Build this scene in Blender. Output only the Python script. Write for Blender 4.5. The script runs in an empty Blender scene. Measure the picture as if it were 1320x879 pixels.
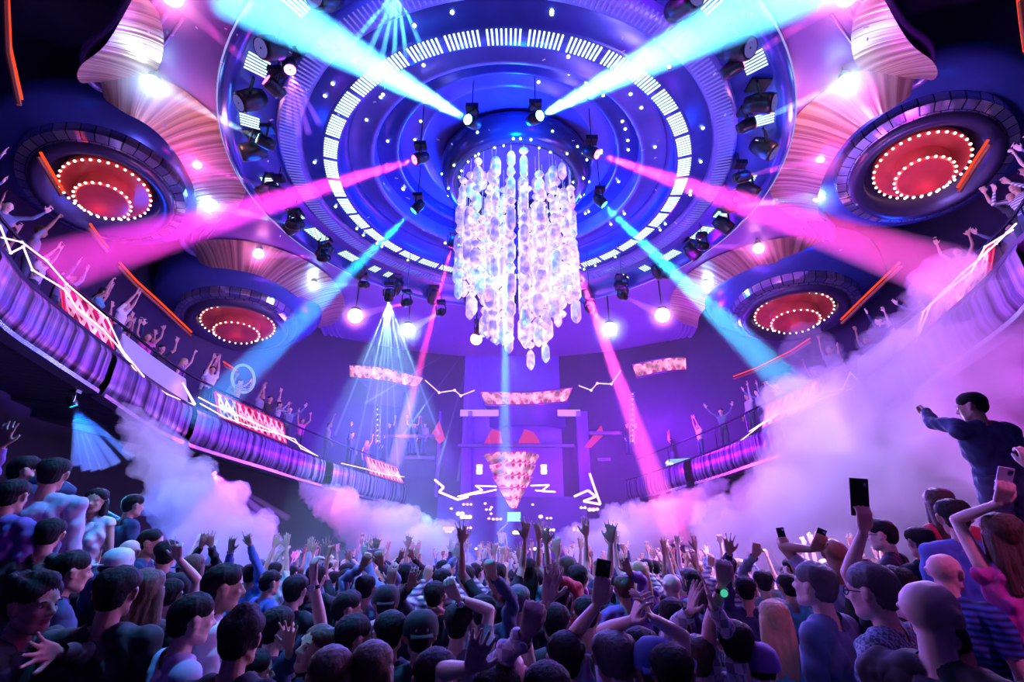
import bpy, bmesh, math, random
import numpy as np
from mathutils import Vector, Matrix
random.seed(7); np.random.seed(7)
PI = math.pi
scn = bpy.context.scene
COL = scn.collection
# ------------------------------------------------------------------ camera
FPX, HC = 600.0, 3.6
PITCH = math.atan((660-439.5)/FPX)
cs, sn = math.cos(PITCH), math.sin(PITCH)
cam_d = bpy.data.cameras.new('camera'); cam = bpy.data.objects.new('camera', cam_d); COL.objects.link(cam)
cam.location = (0, 0, HC); cam.rotation_euler = (PI/2+PITCH, 0, 0)
cam_d.sensor_width = 36; cam_d.lens = 36*FPX/1320; cam_d.clip_end = 300; cam_d.clip_start = .05
scn.camera = cam
scn.view_settings.view_transform = 'Standard'; scn.view_settings.look = 'None'
scn.view_settings.gamma = 1; scn.view_settings.exposure = 0; scn.view_settings.use_curve_mapping = False

def ray(px, py):
    u, v = px-660, 439.5-py
    return Vector((u, FPX*cs - v*sn, v*cs + FPX*sn))/FPX      # per unit of camera depth
def at_d(px, py, d): return ray(px, py)*d + Vector((0, 0, HC))
def at_h(px, py, h):
    r = ray(px, py); return r*(h/r.z) + Vector((0, 0, HC))
def at_y(px, py, Y):
    r = ray(px, py); return r*(Y/r.y) + Vector((0, 0, HC))
def at_x(px, py, X):
    r = ray(px, py); return r*(X/r.x) + Vector((0, 0, HC))
def depth_of(p):
    q = p - Vector((0, 0, HC)); return q.y*cs + q.z*sn
# ------------------------------------------------------------------ materials
_m = {}
def _new(name):
    m = bpy.data.materials.new(name); m.use_nodes = True; nt = m.node_tree; nt.nodes.clear()
    out = nt.nodes.new('ShaderNodeOutputMaterial'); return m, nt, out
def pbr(name, col, rough=.5, metal=0, spec=.5, emit=None, estr=0, noise=0, nscale=8, bump=0, bscale=60, trans=0, sheen=0, rand=0, ior=1.45):
    if name in _m: return _m[name]
    m, nt, out = _new(name); N = nt.nodes; L = nt.links
    b = N.new('ShaderNodeBsdfPrincipled'); L.new(b.outputs[0], out.inputs[0])
    b.inputs['Base Color'].default_value = (*col, 1); b.inputs['Roughness'].default_value = rough
    b.inputs['Metallic'].default_value = metal; b.inputs['Specular IOR Level'].default_value = spec
    b.inputs['Transmission Weight'].default_value = trans; b.inputs['IOR'].default_value = ior
    if sheen: b.inputs['Sheen Weight'].default_value = sheen
    if emit: b.inputs['Emission Color'].default_value = (*emit, 1); b.inputs['Emission Strength'].default_value = estr
    if noise or bump or rand:
        tc = N.new('ShaderNodeTexCoord')
    src = None
    if noise:
        n = N.new('ShaderNodeTexNoise'); n.inputs['Scale'].default_value = nscale; L.new(tc.outputs['Object'], n.inputs['Vector'])
        mx = N.new('ShaderNodeMix'); mx.data_type = 'RGBA'
        mx.inputs['A'].default_value = (*[c*(1-noise) for c in col], 1); mx.inputs['B'].default_value = (*[min(1, c*(1+noise)) for c in col], 1)
        L.new(n.outputs['Fac'], mx.inputs['Factor']); src = mx.outputs['Result']
    if rand:
        oi = N.new('ShaderNodeObjectInfo'); hs = N.new('ShaderNodeHueSaturation')
        mr = N.new('ShaderNodeMapRange'); mr.inputs['To Min'].default_value = 1-rand; mr.inputs['To Max'].default_value = 1+rand
        L.new(oi.outputs['Random'], mr.inputs['Value']); L.new(mr.outputs[0], hs.inputs['Value'])
        if src: L.new(src, hs.inputs['Color'])
        else: hs.inputs['Color'].default_value = (*col, 1)
        src = hs.outputs[0]
    if src: L.new(src, b.inputs['Base Color'])
    if bump:
        n = N.new('ShaderNodeTexNoise'); n.inputs['Scale'].default_value = bscale; L.new(tc.outputs['Object'], n.inputs['Vector'])
        bp = N.new('ShaderNodeBump'); bp.inputs['Strength'].default_value = bump; bp.inputs['Distance'].default_value = .02
        L.new(n.outputs['Fac'], bp.inputs['Height']); L.new(bp.outputs[0], b.inputs['Normal'])
    _m[name] = m; return m
def emis(name, col, s):
    if name in _m: return _m[name]
    m, nt, out = _new(name); e = nt.nodes.new('ShaderNodeEmission')
    e.inputs[0].default_value = (*col, 1); e.inputs[1].default_value = s
    nt.links.new(e.outputs[0], out.inputs[0]); _m[name] = m; return m
def haze(name, dens, col=(1, 1, 1), ani=0.0):
    if name in _m: return _m[name]
    m, nt, out = _new(name); v = nt.nodes.new('ShaderNodeVolumeScatter')
    v.inputs['Color'].default_value = (*col, 1); v.inputs['Density'].default_value = dens; v.inputs['Anisotropy'].default_value = ani
    nt.links.new(v.outputs[0], out.inputs['Volume']); _m[name] = m; return m
def glow_haze(name, dens):
    if name in _m: return _m[name]
    m, nt, out = _new(name); N = nt.nodes; L = nt.links; v = N.new('ShaderNodeVolumeScatter'); L.new(v.outputs[0], out.inputs['Volume'])
    tc = N.new('ShaderNodeTexCoord'); sb = N.new('ShaderNodeVectorMath'); sb.operation = 'DISTANCE'; sb.inputs[1].default_value = (.5, .5, .5); L.new(tc.outputs['Generated'], sb.inputs[0])
    mr = N.new('ShaderNodeMapRange'); mr.inputs['From Min'].default_value = .5; mr.inputs['From Max'].default_value = .1; mr.inputs['To Max'].default_value = 1; L.new(sb.outputs['Value'], mr.inputs['Value'])
    pw = N.new('ShaderNodeMath'); pw.operation = 'POWER'; pw.inputs[1].default_value = 2; L.new(mr.outputs[0], pw.inputs[0])
    mu = N.new('ShaderNodeMath'); mu.operation = 'MULTIPLY'; mu.inputs[1].default_value = dens; L.new(pw.outputs[0], mu.inputs[0]); L.new(mu.outputs[0], v.inputs['Density'])
    _m[name] = m; return m
def striped(name, col, col2, rough, metal, k, bump=.6):
    """fluted / ribbed surface: fine stripes across the U direction"""
    if name in _m: return _m[name]
    m, nt, out = _new(name); N = nt.nodes; L = nt.links
    b = N.new('ShaderNodeBsdfPrincipled'); L.new(b.outputs[0], out.inputs[0])
    b.inputs['Roughness'].default_value = rough; b.inputs['Metallic'].default_value = metal
    uv = N.new('ShaderNodeUVMap'); sp = N.new('ShaderNodeSeparateXYZ'); L.new(uv.outputs[0], sp.inputs[0])
    mu = N.new('ShaderNodeMath'); mu.operation = 'MULTIPLY'; mu.inputs[1].default_value = k; L.new(sp.outputs[0], mu.inputs[0])
    wn = N.new('ShaderNodeTexNoise'); wn.noise_dimensions = '1D'; wn.inputs['Scale'].default_value = 1; wn.inputs['Detail'].default_value = 3
    L.new(mu.outputs[0], wn.inputs['W'])
    cr = N.new('ShaderNodeValToRGB'); cr.color_ramp.elements[0].position = .38; cr.color_ramp.elements[1].position = .62
    cr.color_ramp.elements[0].color = (*col, 1); cr.color_ramp.elements[1].color = (*col2, 1)
    L.new(wn.outputs['Fac'], cr.inputs[0]); L.new(cr.outputs[0], b.inputs['Base Color'])
    bp = N.new('ShaderNodeBump'); bp.inputs['Strength'].default_value = bump; bp.inputs['Distance'].default_value = .03
    L.new(wn.outputs['Fac'], bp.inputs['Height']); L.new(bp.outputs[0], b.inputs['Normal'])
    _m[name] = m; return m
def lattice(name, bg, fg, s, ku=3.0, kv=1.5, thr=.16):
    """LED screen showing a triangle lattice; UV in metres along the screen"""
    if name in _m: return _m[name]
    m, nt, out = _new(name); N = nt.nodes; L = nt.links
    def M(op, a, b=None):
        n = N.new('ShaderNodeMath'); n.operation = op
        for i, v in enumerate((a, b)):
            if v is None: continue
            if isinstance(v, (int, float)): n.inputs[i].default_value = v
            else: L.new(v, n.inputs[i])
        return n.outputs[0]
    uv = N.new('ShaderNodeUVMap'); sp = N.new('ShaderNodeSeparateXYZ'); L.new(uv.outputs[0], sp.inputs[0])
    u = M('MULTIPLY', sp.outputs[0], ku); v = M('MULTIPLY', sp.outputs[1], kv)
    def line(x):
        f = M('FRACT', x); d = M('ABSOLUTE', M('SUBTRACT', f, .5)); return M('LESS_THAN', d, thr)
    w = M('MAXIMUM', line(M('ADD', u, v)), line(M('SUBTRACT', u, v))); w = M('MAXIMUM', w, line(M('MULTIPLY', v, 1.0)))
    ns = N.new('ShaderNodeTexNoise'); ns.inputs['Scale'].default_value = 1.7; L.new(uv.outputs[0], ns.inputs['Vector'])
    pw = M('POWER', M('MULTIPLY', ns.outputs['Fac'], 2.0), 3.0)
    mx = N.new('ShaderNodeMix'); mx.data_type = 'RGBA'; mx.inputs['A'].default_value = (*bg, 1); mx.inputs['B'].default_value = (*fg, 1)
    L.new(w, mx.inputs['Factor'])
    e = N.new('ShaderNodeEmission'); L.new(mx.outputs['Result'], e.inputs[0]); L.new(M('MULTIPLY', pw, s), e.inputs[1])
    L.new(e.outputs[0], out.inputs[0]); _m[name] = m; return m
# ------------------------------------------------------------------ objects
def tag(o, label=None, cat=None, group=None, kind=None):
    if label: o['label'] = label
    if cat: o['category'] = cat
    if group: o['group'] = group
    if kind: o['kind'] = kind
    return o
def empty(name, loc, label=None, cat=None, group=None):
    o = bpy.data.objects.new(name, None); COL.objects.link(o); o.location = loc; o.empty_display_size = .1
    return tag(o, label, cat, group)
def inv_to(o, parent):
    o.parent = parent
class MB:
    """collects geometry in world (or local) coordinates, builds ONE mesh object"""
    def __init__(s): s.v = []; s.f = []; s.uv = {}; s.mi = []; s.cur = 0
    def add(s, vs, fs, uvs=None):
        b = len(s.v); s.v.extend([tuple(p) for p in vs])
        for k, f in enumerate(fs):
            s.f.append(tuple(b+i for i in f)); s.mi.append(s.cur)
            if uvs: s.uv[len(s.f)-1] = [uvs[i] for i in f]
        return s
    def box(s, c, size, rot=None):
        c = Vector(c); h = [x/2 for x in size]; vs = []
        for x in (-1, 1):
            for y in (-1, 1):
                for z in (-1, 1):
                    p = Vector((x*h[0], y*h[1], z*h[2])); vs.append(c + (rot @ p if rot else p))
        return s.add(vs, [(0, 1, 3, 2), (4, 6, 7, 5), (0, 4, 5, 1), (2, 3, 7, 6), (0, 2, 6, 4), (1, 5, 7, 3)])
    def tube(s, pts, r, n=8, closed=False, cap=True):
        pts = [Vector(p) for p in pts]; rs = r if isinstance(r, (list, tuple)) else [r]*len(pts)
        m = len(pts); rings = []
        up = Vector((0, 0, 1))
        for i, p in enumerate(pts):
            if closed: t = pts[(i+1) % m]-pts[i-1]
            else: t = pts[min(i+1, m-1)]-pts[max(i-1, 0)]
            t.normalize()
            a = t.cross(up if abs(t.z) < .95 else Vector((1, 0, 0))).normalized(); b = t.cross(a)
            rings.append([p + (a*math.cos(2*PI*k/n)+b*math.sin(2*PI*k/n))*rs[i] for k in range(n)])
        vs = [q for rg in rings for q in rg]; fs = []
        for i in range(m if closed else m-1):
            for k in range(n):
                a0, b0 = i*n+k, i*n+(k+1) % n; a1, b1 = ((i+1) % m)*n+k, ((i+1) % m)*n+(k+1) % n
                fs.append((a0, a1, b1, b0))
        if cap and not closed:
            fs.append(tuple(range(n))); fs.append(tuple(reversed(range((m-1)*n, m*n))))
        return s.add(vs, fs)
    def lathe(s, prof, c, n=96, a0=0, a1=2*PI, axis=None, uvk=1.0):
        """profile of (r, z); axis = 3x3 rotation"""
        c = Vector(c); full = abs(a1-a0-2*PI) < 1e-6; cols = n if full else n+1; vs = []; uv = []
        L = 0; Ls = [0]
        for i in range(1, len(prof)): L += math.hypot(prof[i][0]-prof[i-1][0], prof[i][1]-prof[i-1][1]); Ls.append(L)
        for j in range(cols):
            a = a0+(a1-a0)*j/n
            for i, (r, z) in enumerate(prof):
                p = Vector((r*math.cos(a), r*math.sin(a), z)); vs.append(c+(axis @ p if axis else p)); uv.append((a*uvk, Ls[i]))
        m = len(prof); fs = []; b = len(s.v); s.v.extend([tuple(p) for p in vs])
        for j in range(n):
            j1 = (j+1) % cols
            for i in range(m-1):
                f = (j*m+i, j1*m+i, j1*m+i+1, j*m+i+1)
                s.f.append(tuple(b+q for q in f)); s.mi.append(s.cur)
                u0 = (a0+(a1-a0)*j/n)*uvk; u1 = (a0+(a1-a0)*(j+1)/n)*uvk
                s.uv[len(s.f)-1] = [(u0, Ls[i]), (u1, Ls[i]), (u1, Ls[i+1]), (u0, Ls[i+1])]
        return s
    def ell(s, c, r, n=10, m=6, rot=None):
        c = Vector(c); prof = [(max(1e-4, math.sin(PI*i/m)), -math.cos(PI*i/m)) for i in range(m+1)]
        vs = []; fs = []
        for j in range(n):
            a = 2*PI*j/n
            for (q, z) in prof:
                p = Vector((q*math.cos(a)*r[0], q*math.sin(a)*r[1], z*r[2])); vs.append(c+(rot @ p if rot else p))
        M_ = m+1
        for j in range(n):
            j1 = (j+1) % n
            for i in range(m): fs.append((j*M_+i, j1*M_+i, j1*M_+i+1, j*M_+i+1))
        return s.add(vs, fs)
    def build(s, name, mat, parent=None, smooth=False, origin=None):
        me = bpy.data.meshes.new(name)
        o0 = Vector(origin) if origin is not None else (Vector((0, 0, 0)) if parent is None else Vector(parent.get('_o', (0, 0, 0))))
        me.from_pydata([tuple(Vector(p)-o0) for p in s.v], [], s.f)
        mats = mat if isinstance(mat, (list, tuple)) else [mat]
        for m_ in mats: me.materials.append(m_)
        if s.uv:
            ul = me.uv_layers.new(name='UVMap')
            for pi, us in s.uv.items():
                p = me.polygons[pi]
                for k, li in enumerate(p.loop_indices): ul.data[li].uv = us[k]
        if len(mats) > 1: me.polygons.foreach_set('material_index', s.mi)
        if smooth: me.polygons.foreach_set('use_smooth', [True]*len(me.polygons))
        me.update()
        o = bpy.data.objects.new(name, me); COL.objects.link(o)
        if parent is not None: o.parent = parent
        elif origin is not None: o.location = origin
        return o
def root(name, loc, label, cat, group=None):
    """an Empty at the thing's base; children are built in world coordinates and shifted into its frame"""
    o = empty(name, loc, label, cat, group); o['_o'] = tuple(loc); return o
def clean_props():
    for o in bpy.data.objects:
        if '_o' in o: del o['_o']
def struct(name, mb, mat, smooth=False):
    o = mb.build(name, mat, smooth=smooth); o['kind'] = 'structure'; return o
def copy_tree(o, parent=None):
    c = o.copy(); COL.objects.link(c)
    if parent is not None: c.parent = parent
    for ch in o.children: copy_tree(ch, c)
    return c
def catmull(pts, k=6, closed=False):
    out = []; n = len(pts)
    P = [np.array(p, float) for p in pts]
    rng = range(n if closed else n-1)
    for i in rng:
        p0 = P[i-1] if (closed or i > 0) else 2*P[0]-P[1]; p1 = P[i]; p2 = P[(i+1) % n]
        p3 = P[(i+2) % n] if (closed or i < n-2) else 2*P[-1]-P[-2]
        for j in range(k):
            t = j/k
            out.append(.5*((2*p1)+(-p0+p2)*t+(2*p0-5*p1+4*p2-p3)*t*t+(-p0+3*p1-3*p2+p3)*t**3))
    if not closed: out.append(P[-1])
    return out
# colours
BLUE = (.0, .08, 1); CYAN = (.05, .55, 1); PINK = (1, .03, .45); MAG = (.5, .0, 1); PURP = (.2, .0, 1); WHITE = (.75, .85, 1)
RC = Vector((-.12, 11.6, HC+9))     # centre of the ceiling medallion
HH = 9.0
# ------------------------------------------------------------------ room shell
M_dark = pbr('dark_wall_paint', (.025, .018, .06), .6, bump=.2, noise=.4, nscale=1.2)
M_floor = pbr('dark_floor', (.03, .03, .05), .35, noise=.4)
M_ceil = pbr('ceiling_plaster', (.19, .09, .34), .38, noise=.12, nscale=.7, bump=.05, bscale=3)
M_black = pbr('black_metal', (.02, .02, .025), .35, metal=.6)
M_ring = pbr('lacquered_ring', (.04, .06, .3), .25, metal=.3, noise=.3, nscale=2)
M_ring2 = pbr('pale_ring', (.12, .12, .5), .3, metal=.2, noise=.35, nscale=1.5)
M_chrome = pbr('brushed_chrome', (.75, .75, .85), .18, metal=1, bump=.1, bscale=30)
M_white = emis('white_led', (.7, .85, 1), 6)

def ramp(x, y):
    return max(0.0, 1.27-.098*max(0, y-6))
LT = dict(x=-3.75, y0=3.0, y1=6.4, z=2.05); RT = dict(x=3.45, y0=2.0, y1=4.9, z=2.2)
def floor_h(x, y):
    if x < LT['x'] and LT['y0'] < y < LT['y1']: return LT['z']
    if x > RT['x'] and RT['y0'] < y < RT['y1']: return RT['z']
    for k in range(3):
        if LT['x']+.28*k < x <= LT['x']+.28*(k+1) and 3.2 < y < 5.0: return LT['z']-(k+1)*.17
        if RT['x']-.28*(k+1) <= x < RT['x']-.28*k and 2.3 < y < 4.1: return RT['z']-(k+1)*.17
    if x < -.95 and y < 3.1: return 1.5
    if x > .8 and y < 3.0: return 1.52
    return ramp(x, y)
fl = MB(); fl.add([(-16, -5, 1.27), (16, -5, 1.27), (16, 6, 1.27), (-16, 6, 1.27), (16, 18.959, 0), (-16, 18.959, 0), (16, 30, 0), (-16, 30, 0)],
                  [(0, 1, 2, 3), (3, 2, 4, 5), (5, 4, 6, 7)])
struct('floor', fl, M_floor)
M_step = pbr('step_edge', (.5, .4, .3), .3, metal=.7)
def terrace(name, x0, x1, y0, y1, z, side):
    b = MB(); b.box(((x0+x1)/2, (y0+y1)/2, z/2), (abs(x1-x0), y1-y0, z)); struct(name, b, M_floor)
terrace('floor_terrace_left', -16, LT['x'], LT['y0'], LT['y1'], LT['z'], -1)
terrace('floor_terrace_right', RT['x'], 16, RT['y0'], RT['y1'], RT['z'], 1)
b = MB(); b.box(((-16-.95)/2, (-5+3.1)/2, .75), (15.05, 8.1, 1.5)); struct('floor_riser_left', b, M_floor)
b = MB(); b.box((8.4, -1.0, .76), (15.2, 8.0, 1.52)); struct('floor_riser_right', b, M_floor)
# terrace steps with metal nosings
for (sx, xe, zt, nm) in ((-1, LT['x'], LT['z'], 'left'), (1, RT['x'], RT['z'], 'right')):
    for k in range(3):
        x0 = xe-sx*(.28*(k+1)) ; zz = zt-(k+1)*.17
        y0 = 3.2 if sx < 0 else 2.3
        b = MB(); b.box((x0+sx*.14, y0+.9, zz/2), (.28, 1.8, zz)); o = struct('floor_step_%s_%d' % (nm, k+1), b, M_floor)
        b = MB(); b.box((x0+sx*.012, y0+.9, zz+.008), (.03, 1.8, .02)); q = b.build('trim_%s_%d' % (nm, k+1), M_step); q['kind'] = 'structure'
# walls: an oval hall
def hall(t, k=1.0):
    return Vector((15.0*k*math.cos(t), 11.5+16.0*k*math.sin(t)))
def wallseg(name, t0, t1, z0, z1):
    b = MB(); n = 24; vs = []; uv = []
    for i in range(n+1):
        t = t0+(t1-t0)*i/n
        p = hall(t); q = hall(t, 1.02); vs += [(p.x, p.y, z0), (p.x, p.y, z1), (q.x, q.y, z1), (q.x, q.y, z0)]
    fs = []
    for i in range(n):
        a = i*4; c = a+4
        fs += [(a, c, c+1, a+1), (a+1, c+1, c+2, a+2), (a+2, c+2, c+3, a+3), (a+3, c+3, c, a)]
    fs += [(0, 1, 2, 3), (n*4+3, n*4+2, n*4+1, n*4)]
    b.add(vs, fs); return struct(name, b, M_dark, smooth=False)
wallseg('wall_right', -PI/3.2, PI/3, 0, HC+11.1)
wallseg('wall_back', PI/3, 2*PI/3, 0, HC+11.1)
wallseg('wall_left', 2*PI/3, PI+PI/3.2, 0, HC+11.1)
wallseg('wall_front', -2*PI+PI+PI/3.2, -PI/3.2, 0, HC+11.1)
b = MB(); b.box((0, 11, HC+11.2), (32, 36, .2)); struct('ceiling_slab', b, M_dark)

# lobed plaster ceiling (edge traced, true plane 9 m above the eye)
EL = [(180, -20), (147, 33), (117, 57), (109, 78), (115, 100), (133, 113), (157, 118), (187, 130), (213, 150), (237, 180), (253, 213), (259, 240), (256, 265), (243, 285),
      (235, 298), (236, 313), (253, 327), (293, 329), (333, 337), (367, 353), (393, 374), (409, 395), (414, 420), (425, 436), (450, 447), (500, 460), (560, 470), (610, 474), (655, 475)]
def mir(p): return (1311-p[0]+ (0), p[1])
ER = [mir(p) for p in reversed(EL[:-1])]
ER = [(x-(3 if x > 900 else 0), y-(4 if x > 1000 else 0)) for x, y in ER]
edge_px = catmull(EL+ER, 5)
edge = [at_h(p[0], p[1], HH) for p in edge_px]
NE = len(edge)
# the ceiling closes behind the camera
pl = [Vector(p) for p in edge]+[Vector((10.5, -4, HC+HH)), Vector((-10.5, -4, HC+HH))]
from mathutils.geometry import tessellate_polygon
hole = [RC+Vector((6.28*math.cos(2*PI*k/96), 6.28*math.sin(2*PI*k/96), 0)) for k in range(96)]
bm = bmesh.new(); vs_ = [bm.verts.new(p) for p in pl+hole]
for tr in tessellate_polygon([pl, hole]):
    try: bm.faces.new([vs_[i] for i in tr])
    except ValueError: pass
r_ = bmesh.ops.extrude_face_region(bm, geom=bm.faces[:]); bmesh.ops.translate(bm, verts=[v for v in r_['geom'] if isinstance(v, bmesh.types.BMVert)], vec=(0, 0, .25))
bmesh.ops.recalc_face_normals(bm, faces=bm.faces[:])
me = bpy.data.meshes.new('ceiling'); bm.to_mesh(me); me.materials.append(M_ceil); o = bpy.data.objects.new('ceiling', me); COL.objects.link(o); o['kind'] = 'structure'
# edge mouldings
def nrm2(path, i, closed=False):
    a = path[max(0, i-1)]; c = path[min(len(path)-1, i+1)]; t = Vector((c.x-a.x, c.y-a.y, 0)); t.normalize(); return Vector((-t.y, t.x, 0))
M_mould = pbr('violet_moulding', (.35, .25, .6), .3, metal=.5)
for k, (off, rr, dz) in enumerate(((.0, .09, -.03), (.28, .045, -.02), (.5, .035, -.02), (.72, .03, -.01))):
    pts = []
    for i in range(NE):
        n = nrm2(edge, i); pts.append(edge[i] - n*off + Vector((0, 0, dz)))
    b = MB(); b.tube(pts, rr, 6); struct('trim_%d' % (k+10), b, M_mould, smooth=True)
# fluted coves hugging each lobe
M_flute = striped('fluted_cove', (.4, .2, .17), (.75, .5, .36), .28, .55, 9)
def cove(i0, i1, w, name, wl=0.5):
    b = MB(); vs = []; uvs = []; m = 8; L = 0; rows = i1-i0+1
    for i in range(i0, i1+1):
        if i > i0: L += (edge[i]-edge[i-1]).length
        s = (i-i0)/(i1-i0); ww = w*math.sin(PI*min(1, max(0, s)))**wl
        n = nrm2(edge, i)
        for j in range(m+1):
            t = j/m
            q = edge[i]-n*(ww*t) + Vector((0, 0, -.06-.5*(1-t)**1.6*min(1, ww)))
            vs.append(q); uvs.append((L, t))
    fs = []
    for i in range(rows-1):
        for j in range(m):
            a = i*(m+1)+j; fs.append((a, a+1, a+m+2, a+m+1))
    b.add(vs, fs, uvs); struct(name, b, M_flute, smooth=True)
def idx(k): return k*5
cove(idx(5), idx(13), 1.3, 'ceiling_cove_1'); cove(idx(16), idx(22), 1.7, 'ceiling_cove_2')
nL = len(EL)-1
def midx(k): return (2*nL-k)*5
cove(midx(13), midx(5), 1.3, 'ceiling_cove_3'); cove(midx(22), midx(16), 1.7, 'ceiling_cove_4')
cove(idx(0), idx(4), 1.0, 'ceiling_cove_5'); cove(midx(4), midx(0), 1.0, 'ceiling_cove_6')

# ------------------------------------------------------------------ ceiling medallion
med = root('ceiling_medallion', RC, 'huge stepped round ceiling medallion with a ring of white LED bars above the dance floor', 'ceiling medallion')
def P(*a): return [(r, z) for r, z in a]
z0 = RC.z
b = MB(); b.lathe(P((7.45, 0.0), (7.45, -.42), (7.3, -.5), (7.15, -.42), (7.1, -.1), (6.3, -.06), (6.3, .05)), RC); b.build('outer_rim', M_ring, med, True)
b = MB(); b.lathe(P((6.3, .05), (6.25, -.12), (5.75, -.12), (5.7, .05)), RC); b.build('ring_band', M_ring2, med, True)
b = MB(); b.lathe(P((5.7, .05), (5.4, .0), (5.25, -.1), (5.2, -.12), (4.8, -.12), (4.75, 0), (4.75, .5), (4.6, .5)), RC); b.build('ring_band', M_ring, med, True)
b = MB(); b.lathe(P((4.6, .5), (4.1, .5), (4.05, .42), (3.95, .42), (3.9, .5), (3.9, .95)), RC); b.build('ring_band', M_ring2, med, True)
b = MB(); b.lathe(P((3.9, .95), (3.45, .95), (3.4, .88), (3.3, .88), (3.25, .95), (3.25, 1.3)), RC); b.build('ring_band', M_ring, med, True)
b = MB(); b.lathe(P((3.25, 1.3), (2.7, 1.3), (2.65, 1.22), (2.6, 1.3), (.02, 1.35)), RC); b.build('ring_band', M_ring2, med, True)
# open up the recess: nothing above; LED bars
b = MB(); ng, nb = 38, 9
for g in range(ng):
    for k in range(nb):
        if k == nb-1: continue
        a = 2*PI*(g+k/nb+.06)/ng; c, s_ = math.cos(a), math.sin(a)
        rot = Matrix.Rotation(a, 3, 'Z')
        b.box(RC+Vector((c*5.0, s_*5.0, -.135)), (.33, .036, .02), rot)
b.build('led_bars', emis('led_bar_white', (.6, .85, 1), 2.6), med)
b = MB(); rnd = random.Random(3)
for k in range(330):
    a = 2*PI*k/330; rot = Matrix.Rotation(a, 3, 'Z'); l = .4
    b.box(RC+Vector((math.cos(a)*6.0, math.sin(a)*6.0, -.13)), (l, .03, .02), rot)
b.build('dim_led_bars', emis('led_bar_violet', (.25, .2, 1), .75), med)
for rr, zz, mt in ((7.44, -.42, emis('rim_line', (.45, .4, 1), .9)),):
    b = MB(); b.tube([RC+Vector((math.cos(2*PI*k/128)*rr, math.sin(2*PI*k/128)*rr, zz)) for k in range(128)], .02, 6, closed=True); b.build('rim_line', mt, med)
# sparkles: pin lights on the medallion
rnd = random.Random(5); first = None
for k in range(72):
    a = 2*PI*rnd.random(); rr, zz = rnd.choice([(5.5, -.02), (5.45, -.02), (4.3, .49), (3.6, .94), (2.85, 1.29)])
    if first is None: b = MB(); b.ell(RC, (.04, .04, .03), 8, 5); first = o = b.build('pin_light', emis('pin_light', (.6, .8, 1), 9), med)
    else: o = first.copy(); COL.objects.link(o)
    o.location = (math.cos(a)*rr, math.sin(a)*rr, zz)
# striped lights on the rim
for a_deg, n_ in ((150, 8), (163, 9), (172, 4), (186, 4), (30, 8), (17, 9), (8, 4), (-6, 4), (205, 5), (220, 6), (236, 5), (250, 5), (290, 5), (304, 5), (320, 6), (335, 5), (140, 4), (40, 4), (135, 3), (48, 3)):
    a = math.radians(a_deg); b = MB()
    for j in range(n_):
        aa = a + (j-n_/2)*.0125
        b.box(RC+Vector((math.cos(aa)*6.85, math.sin(aa)*6.85, -.125)), (.42, .03, .02), Matrix.Rotation(aa, 3, 'Z'))
    b.build('light_strip', emis('strip_white', (.6, .9, 1), 2.0), med)

# ------------------------------------------------------------------ chandelier
HUB = Vector((.12, 12.0, HC+10.05))
hub = root('crystal_chandelier', HUB, 'long glowing crystal chandelier hanging from a dark round hub at the ceiling centre', 'chandelier')
b = MB(); b.lathe(P((1.72, .25), (1.72, -.3), (1.8, -.52), (2.0, -.62), (2.22, -.5), (2.36, -.15), (2.36, .1), (2.2, .25), (1.72, .25)), HUB, 64); b.build('hub_ring', pbr('hub_lacquer', (.05, .06, .14), .22, metal=.5), hub, True)
rnd = random.Random(11)
for k in range(46):
    b = MB()
    a = 2*PI*k/46+rnd.uniform(-.05, .05); rr = rnd.choice([1.78, 2.1, 2.3]); b.ell(HUB+Vector((math.cos(a)*rr, math.sin(a)*rr, -.5 if rr < 1.8 else (-.6 if rr < 2.2 else -.32))), (.035, .035, .035), 6, 4)
    b.build('hub_bulb', emis('hub_bulb', (.5, .9, 1), 10), hub)
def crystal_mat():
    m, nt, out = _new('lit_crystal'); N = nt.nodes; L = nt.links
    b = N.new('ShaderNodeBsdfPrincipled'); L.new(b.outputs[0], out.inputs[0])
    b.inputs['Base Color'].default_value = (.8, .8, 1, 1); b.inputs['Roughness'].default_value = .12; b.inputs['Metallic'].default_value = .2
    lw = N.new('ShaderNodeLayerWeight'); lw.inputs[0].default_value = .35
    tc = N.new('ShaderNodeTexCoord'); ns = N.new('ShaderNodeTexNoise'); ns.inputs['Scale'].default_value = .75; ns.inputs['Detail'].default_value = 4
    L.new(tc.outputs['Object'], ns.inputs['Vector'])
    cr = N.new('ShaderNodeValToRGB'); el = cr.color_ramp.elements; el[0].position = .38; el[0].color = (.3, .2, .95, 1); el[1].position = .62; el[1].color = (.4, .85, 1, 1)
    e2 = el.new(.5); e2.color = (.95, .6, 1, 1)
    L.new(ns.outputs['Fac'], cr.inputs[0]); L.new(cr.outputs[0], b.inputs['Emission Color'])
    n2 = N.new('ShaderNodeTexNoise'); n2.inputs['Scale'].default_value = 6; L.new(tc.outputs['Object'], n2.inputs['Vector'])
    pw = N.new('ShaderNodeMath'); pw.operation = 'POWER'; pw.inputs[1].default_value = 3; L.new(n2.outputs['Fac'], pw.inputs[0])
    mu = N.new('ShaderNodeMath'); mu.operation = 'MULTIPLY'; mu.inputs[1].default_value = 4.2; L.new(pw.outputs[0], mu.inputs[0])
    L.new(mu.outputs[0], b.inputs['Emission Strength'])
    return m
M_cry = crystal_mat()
rnd = random.Random(21)
def crystal(b, c, r, h):
    prof = [(.02, -h/2), (r*.62, -h/2+min(h*.16, .05)), (r, -h/2+min(h*.42, .14)), (r, h/2-min(h*.42, .14)), (r*.62, h/2-min(h*.16, .05)), (.02, h/2)]
    b.lathe(prof, c, 8)
spots = []
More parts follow.
